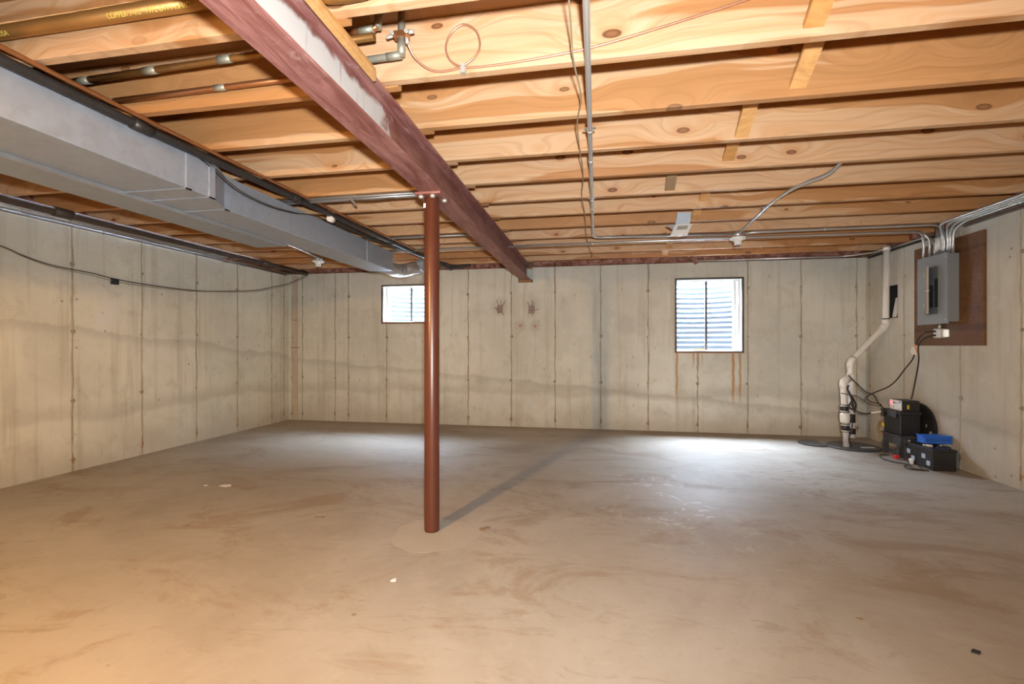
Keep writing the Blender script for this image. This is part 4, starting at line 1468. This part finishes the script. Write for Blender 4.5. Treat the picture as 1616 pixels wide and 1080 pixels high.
t = thing('battery_charger', (2.93, 5.17, .445), 'small charger box with white front and glowing red lights', 'charger')
b = bm_()
bx(b, 2.872, 3.02, 5.075, 5.262, .4455, .545, .003)
part('case', b, 'black', t)
b = bm_()
bx(b, 2.8685, 2.872, 5.078, 5.259, .449, .542)
f = part('front_plate', b, 'white', t)
for i in range(3):
    b = bm_()
    bx(b, 2.866, 2.8687, 5.225, 5.252, .496 + i * .013, .505 + i * .013)
    part('indicator', b, 'led', f, 'glowing red indicator')
for y0, y1, z0, z1, m in ((5.17, 5.205, .508, .520, 'black'), (5.13, 5.16, .505, .522, 'label'), (5.09, 5.112, .518, .534, 'blue'), (5.19, 5.202, .468, .480, 'black'), (5.10, 5.14, .462, .468, 'label')):
    b = bm_()
    bx(b, 2.8678, 2.8687, y0, y1, z0, z1)
    part('print_mark', b, m, f)
b = bm_()
bx(b, 2.915, 2.932, 5.0735, 5.0752, .465, .505)
part('yellow_sticker', b, 'yellow', t)


# two batteries on the floor
def battery(y0, y1, label):
    t = thing('battery', (2.92, (y0 + y1) / 2, 0), label, 'battery')
    b = bm_()
    bx(b, 2.825, 3.005, y0, y1, 0.0005, .165, .006)
    part('case', b, 'black', t)
    b = bm_()
    bx(b, 2.820, 3.010, y0 - .004, y1 + .004, .160, .184, .004)
    part('lid', b, 'black', t)
    b = bm_()
    tube(b, fillet([(2.865, y0 + .01, .184), (2.865, y0 + .01, .208), (2.965, y0 + .01, .208), (2.965, y0 + .01, .184)], .015, 4), .006, 8)
    part('handle', b, 'black', t)
    for k in range(2):
        b = bm_()
        bx(b, 2.8238, 2.8252, y0 + .03 + k * .06, y0 + .075 + k * .06, .035 + .05 * k, .075 + .05 * k)
        part('sticker', b, 'label', t)
    for x in (2.85, 2.98):
        b = bm_()
        lathe(b, [(.009, 0), (.009, .012), (.006, .016)], (x, y1 - .04, .184), seg=10)
        part('terminal', b, 'bolt', t)
    return t


battery(4.585, 4.775, 'black car battery on the floor farthest from the sump pipes')
battery(4.785, 4.975, 'black car battery on the floor next to the plastic stool')
t = thing('blue_tray', (2.97, 4.80, .2), 'bright blue plastic case lying across the two batteries', 'case')
b = bm_()
bx(b, 2.852, 3.075, 4.745, 4.835, .203, .262, .006)
part('case', b, 'blue', t)
b = bm_()
bx(b, 2.848, 3.079, 4.741, 4.839, .2625, .275, .004)
part('rim', b, 'blue', t)
b = bm_()
bx(b, 2.875, 3.055, 4.7425, 4.7455, .222, .250)
part('inset_panel', b, plain('darker_blue', (.015, .09, .42), .4), t)
pipe('battery_lead', [(2.85, 4.935, .195), (2.82, 4.93, .19), (2.80, 4.90, .12), (2.79, 4.86, .05), (2.77, 4.80, .012), (2.72, 4.70, .009), (2.70, 4.62, .009), (2.78, 4.55, .009)], .005, 'cord', 'black battery lead looping down to the floor', 'cord', smooth=True)
pipe('battery_lead', [(2.80, 5.15, .008), (2.73, 5.14, .008), (2.68, 5.06, .008), (2.65, 4.94, .008), (2.69, 4.83, .008), (2.74, 4.77, .008), (2.67, 4.69, .008), (2.66, 4.60, .008), (2.74, 4.57, .008), (2.79, 4.70, .010)], .005, 'cord', 'black lead snaking over the floor in front of the batteries', 'cord', smooth=True)
pipe('battery_lead', [(2.84, 5.06, .02), (2.815, 5.0, .12), (2.82, 4.95, .145), (2.83, 4.93, .20), (2.90, 4.93, .205)], .004, 'cord', 'thin black lead between plastic stool and battery lid', 'cord', smooth=True)
b = bm_()
bx(b, 2.775, 2.815, 5.005, 5.045, .001, .036, .006)
one('clamp_connector', b, 'red', 'red battery clamp connector on the floor', 'connector')
b = bm_()
bx(b, 2.79, 2.812, 4.80, 4.845, .001, .05, .008)
one('cord_plug', b, 'pvc', 'pale cord plug leaning by the battery side', 'plug')
b = bm_()
bx(b, 2.86, 2.90, 4.70, 4.74, .1845, .20, .005)
one('cord_plug', b, 'pvc', 'pale cord plug lying on a battery lid beside the blue case', 'plug')


# ------------------------------------------------------------------ scraps on the floor
def scrap(pts, h, mat, name, label, cat='scrap'):
    b = bm_()
    prism(b, [(x, y, .0008) for x, y in pts], (0, 0, h))
    return one(name, b, mat, label, cat)


scrap([(-.672, 2.66), (-.655, 2.645), (-.618, 2.68), (-.612, 2.70), (-.632, 2.705)], .004, 'leaf', 'paper_scrap', 'small brown folded scrap on the floor beside the post')
scrap([(-.918, 2.00), (-.895, 2.005), (-.900, 2.025), (-.912, 2.018)], .006, 'paper', 'paper_scrap', 'tiny white paper chip on the floor in front of the post')
scrap([(-2.83, 3.13), (-2.77, 3.12), (-2.74, 3.15), (-2.77, 3.18), (-2.82, 3.17)], .003, 'paper', 'paper_scrap', 'flat white chip on the floor towards the concrete wall under the ducts')
scrap([(-2.955, 3.12), (-2.935, 3.112), (-2.925, 3.13), (-2.945, 3.138)], .003, 'paper', 'paper_scrap', 'smallest white crumb near the flat white chip')
scrap([(1.285, 1.895), (1.305, 1.885), (1.318, 1.90), (1.300, 1.91)], .006, 'black', 'debris_bit', 'tiny black bit on the bare floor on the panel side')
scrap([(-1.715, 2.64), (-1.695, 2.655), (-1.668, 2.66), (-1.67, 2.685), (-1.70, 2.672), (-1.72, 2.67)], .005, 'greywood', 'dry_leaf', 'dark curled leaf on the floor left of the post', 'leaf')
scrap([(1.0, 2.05), (1.02, 2.04), (1.026, 2.052), (1.008, 2.058)], .003, 'leaf', 'debris_bit', 'small rusty crumb in the middle of the bare floor')
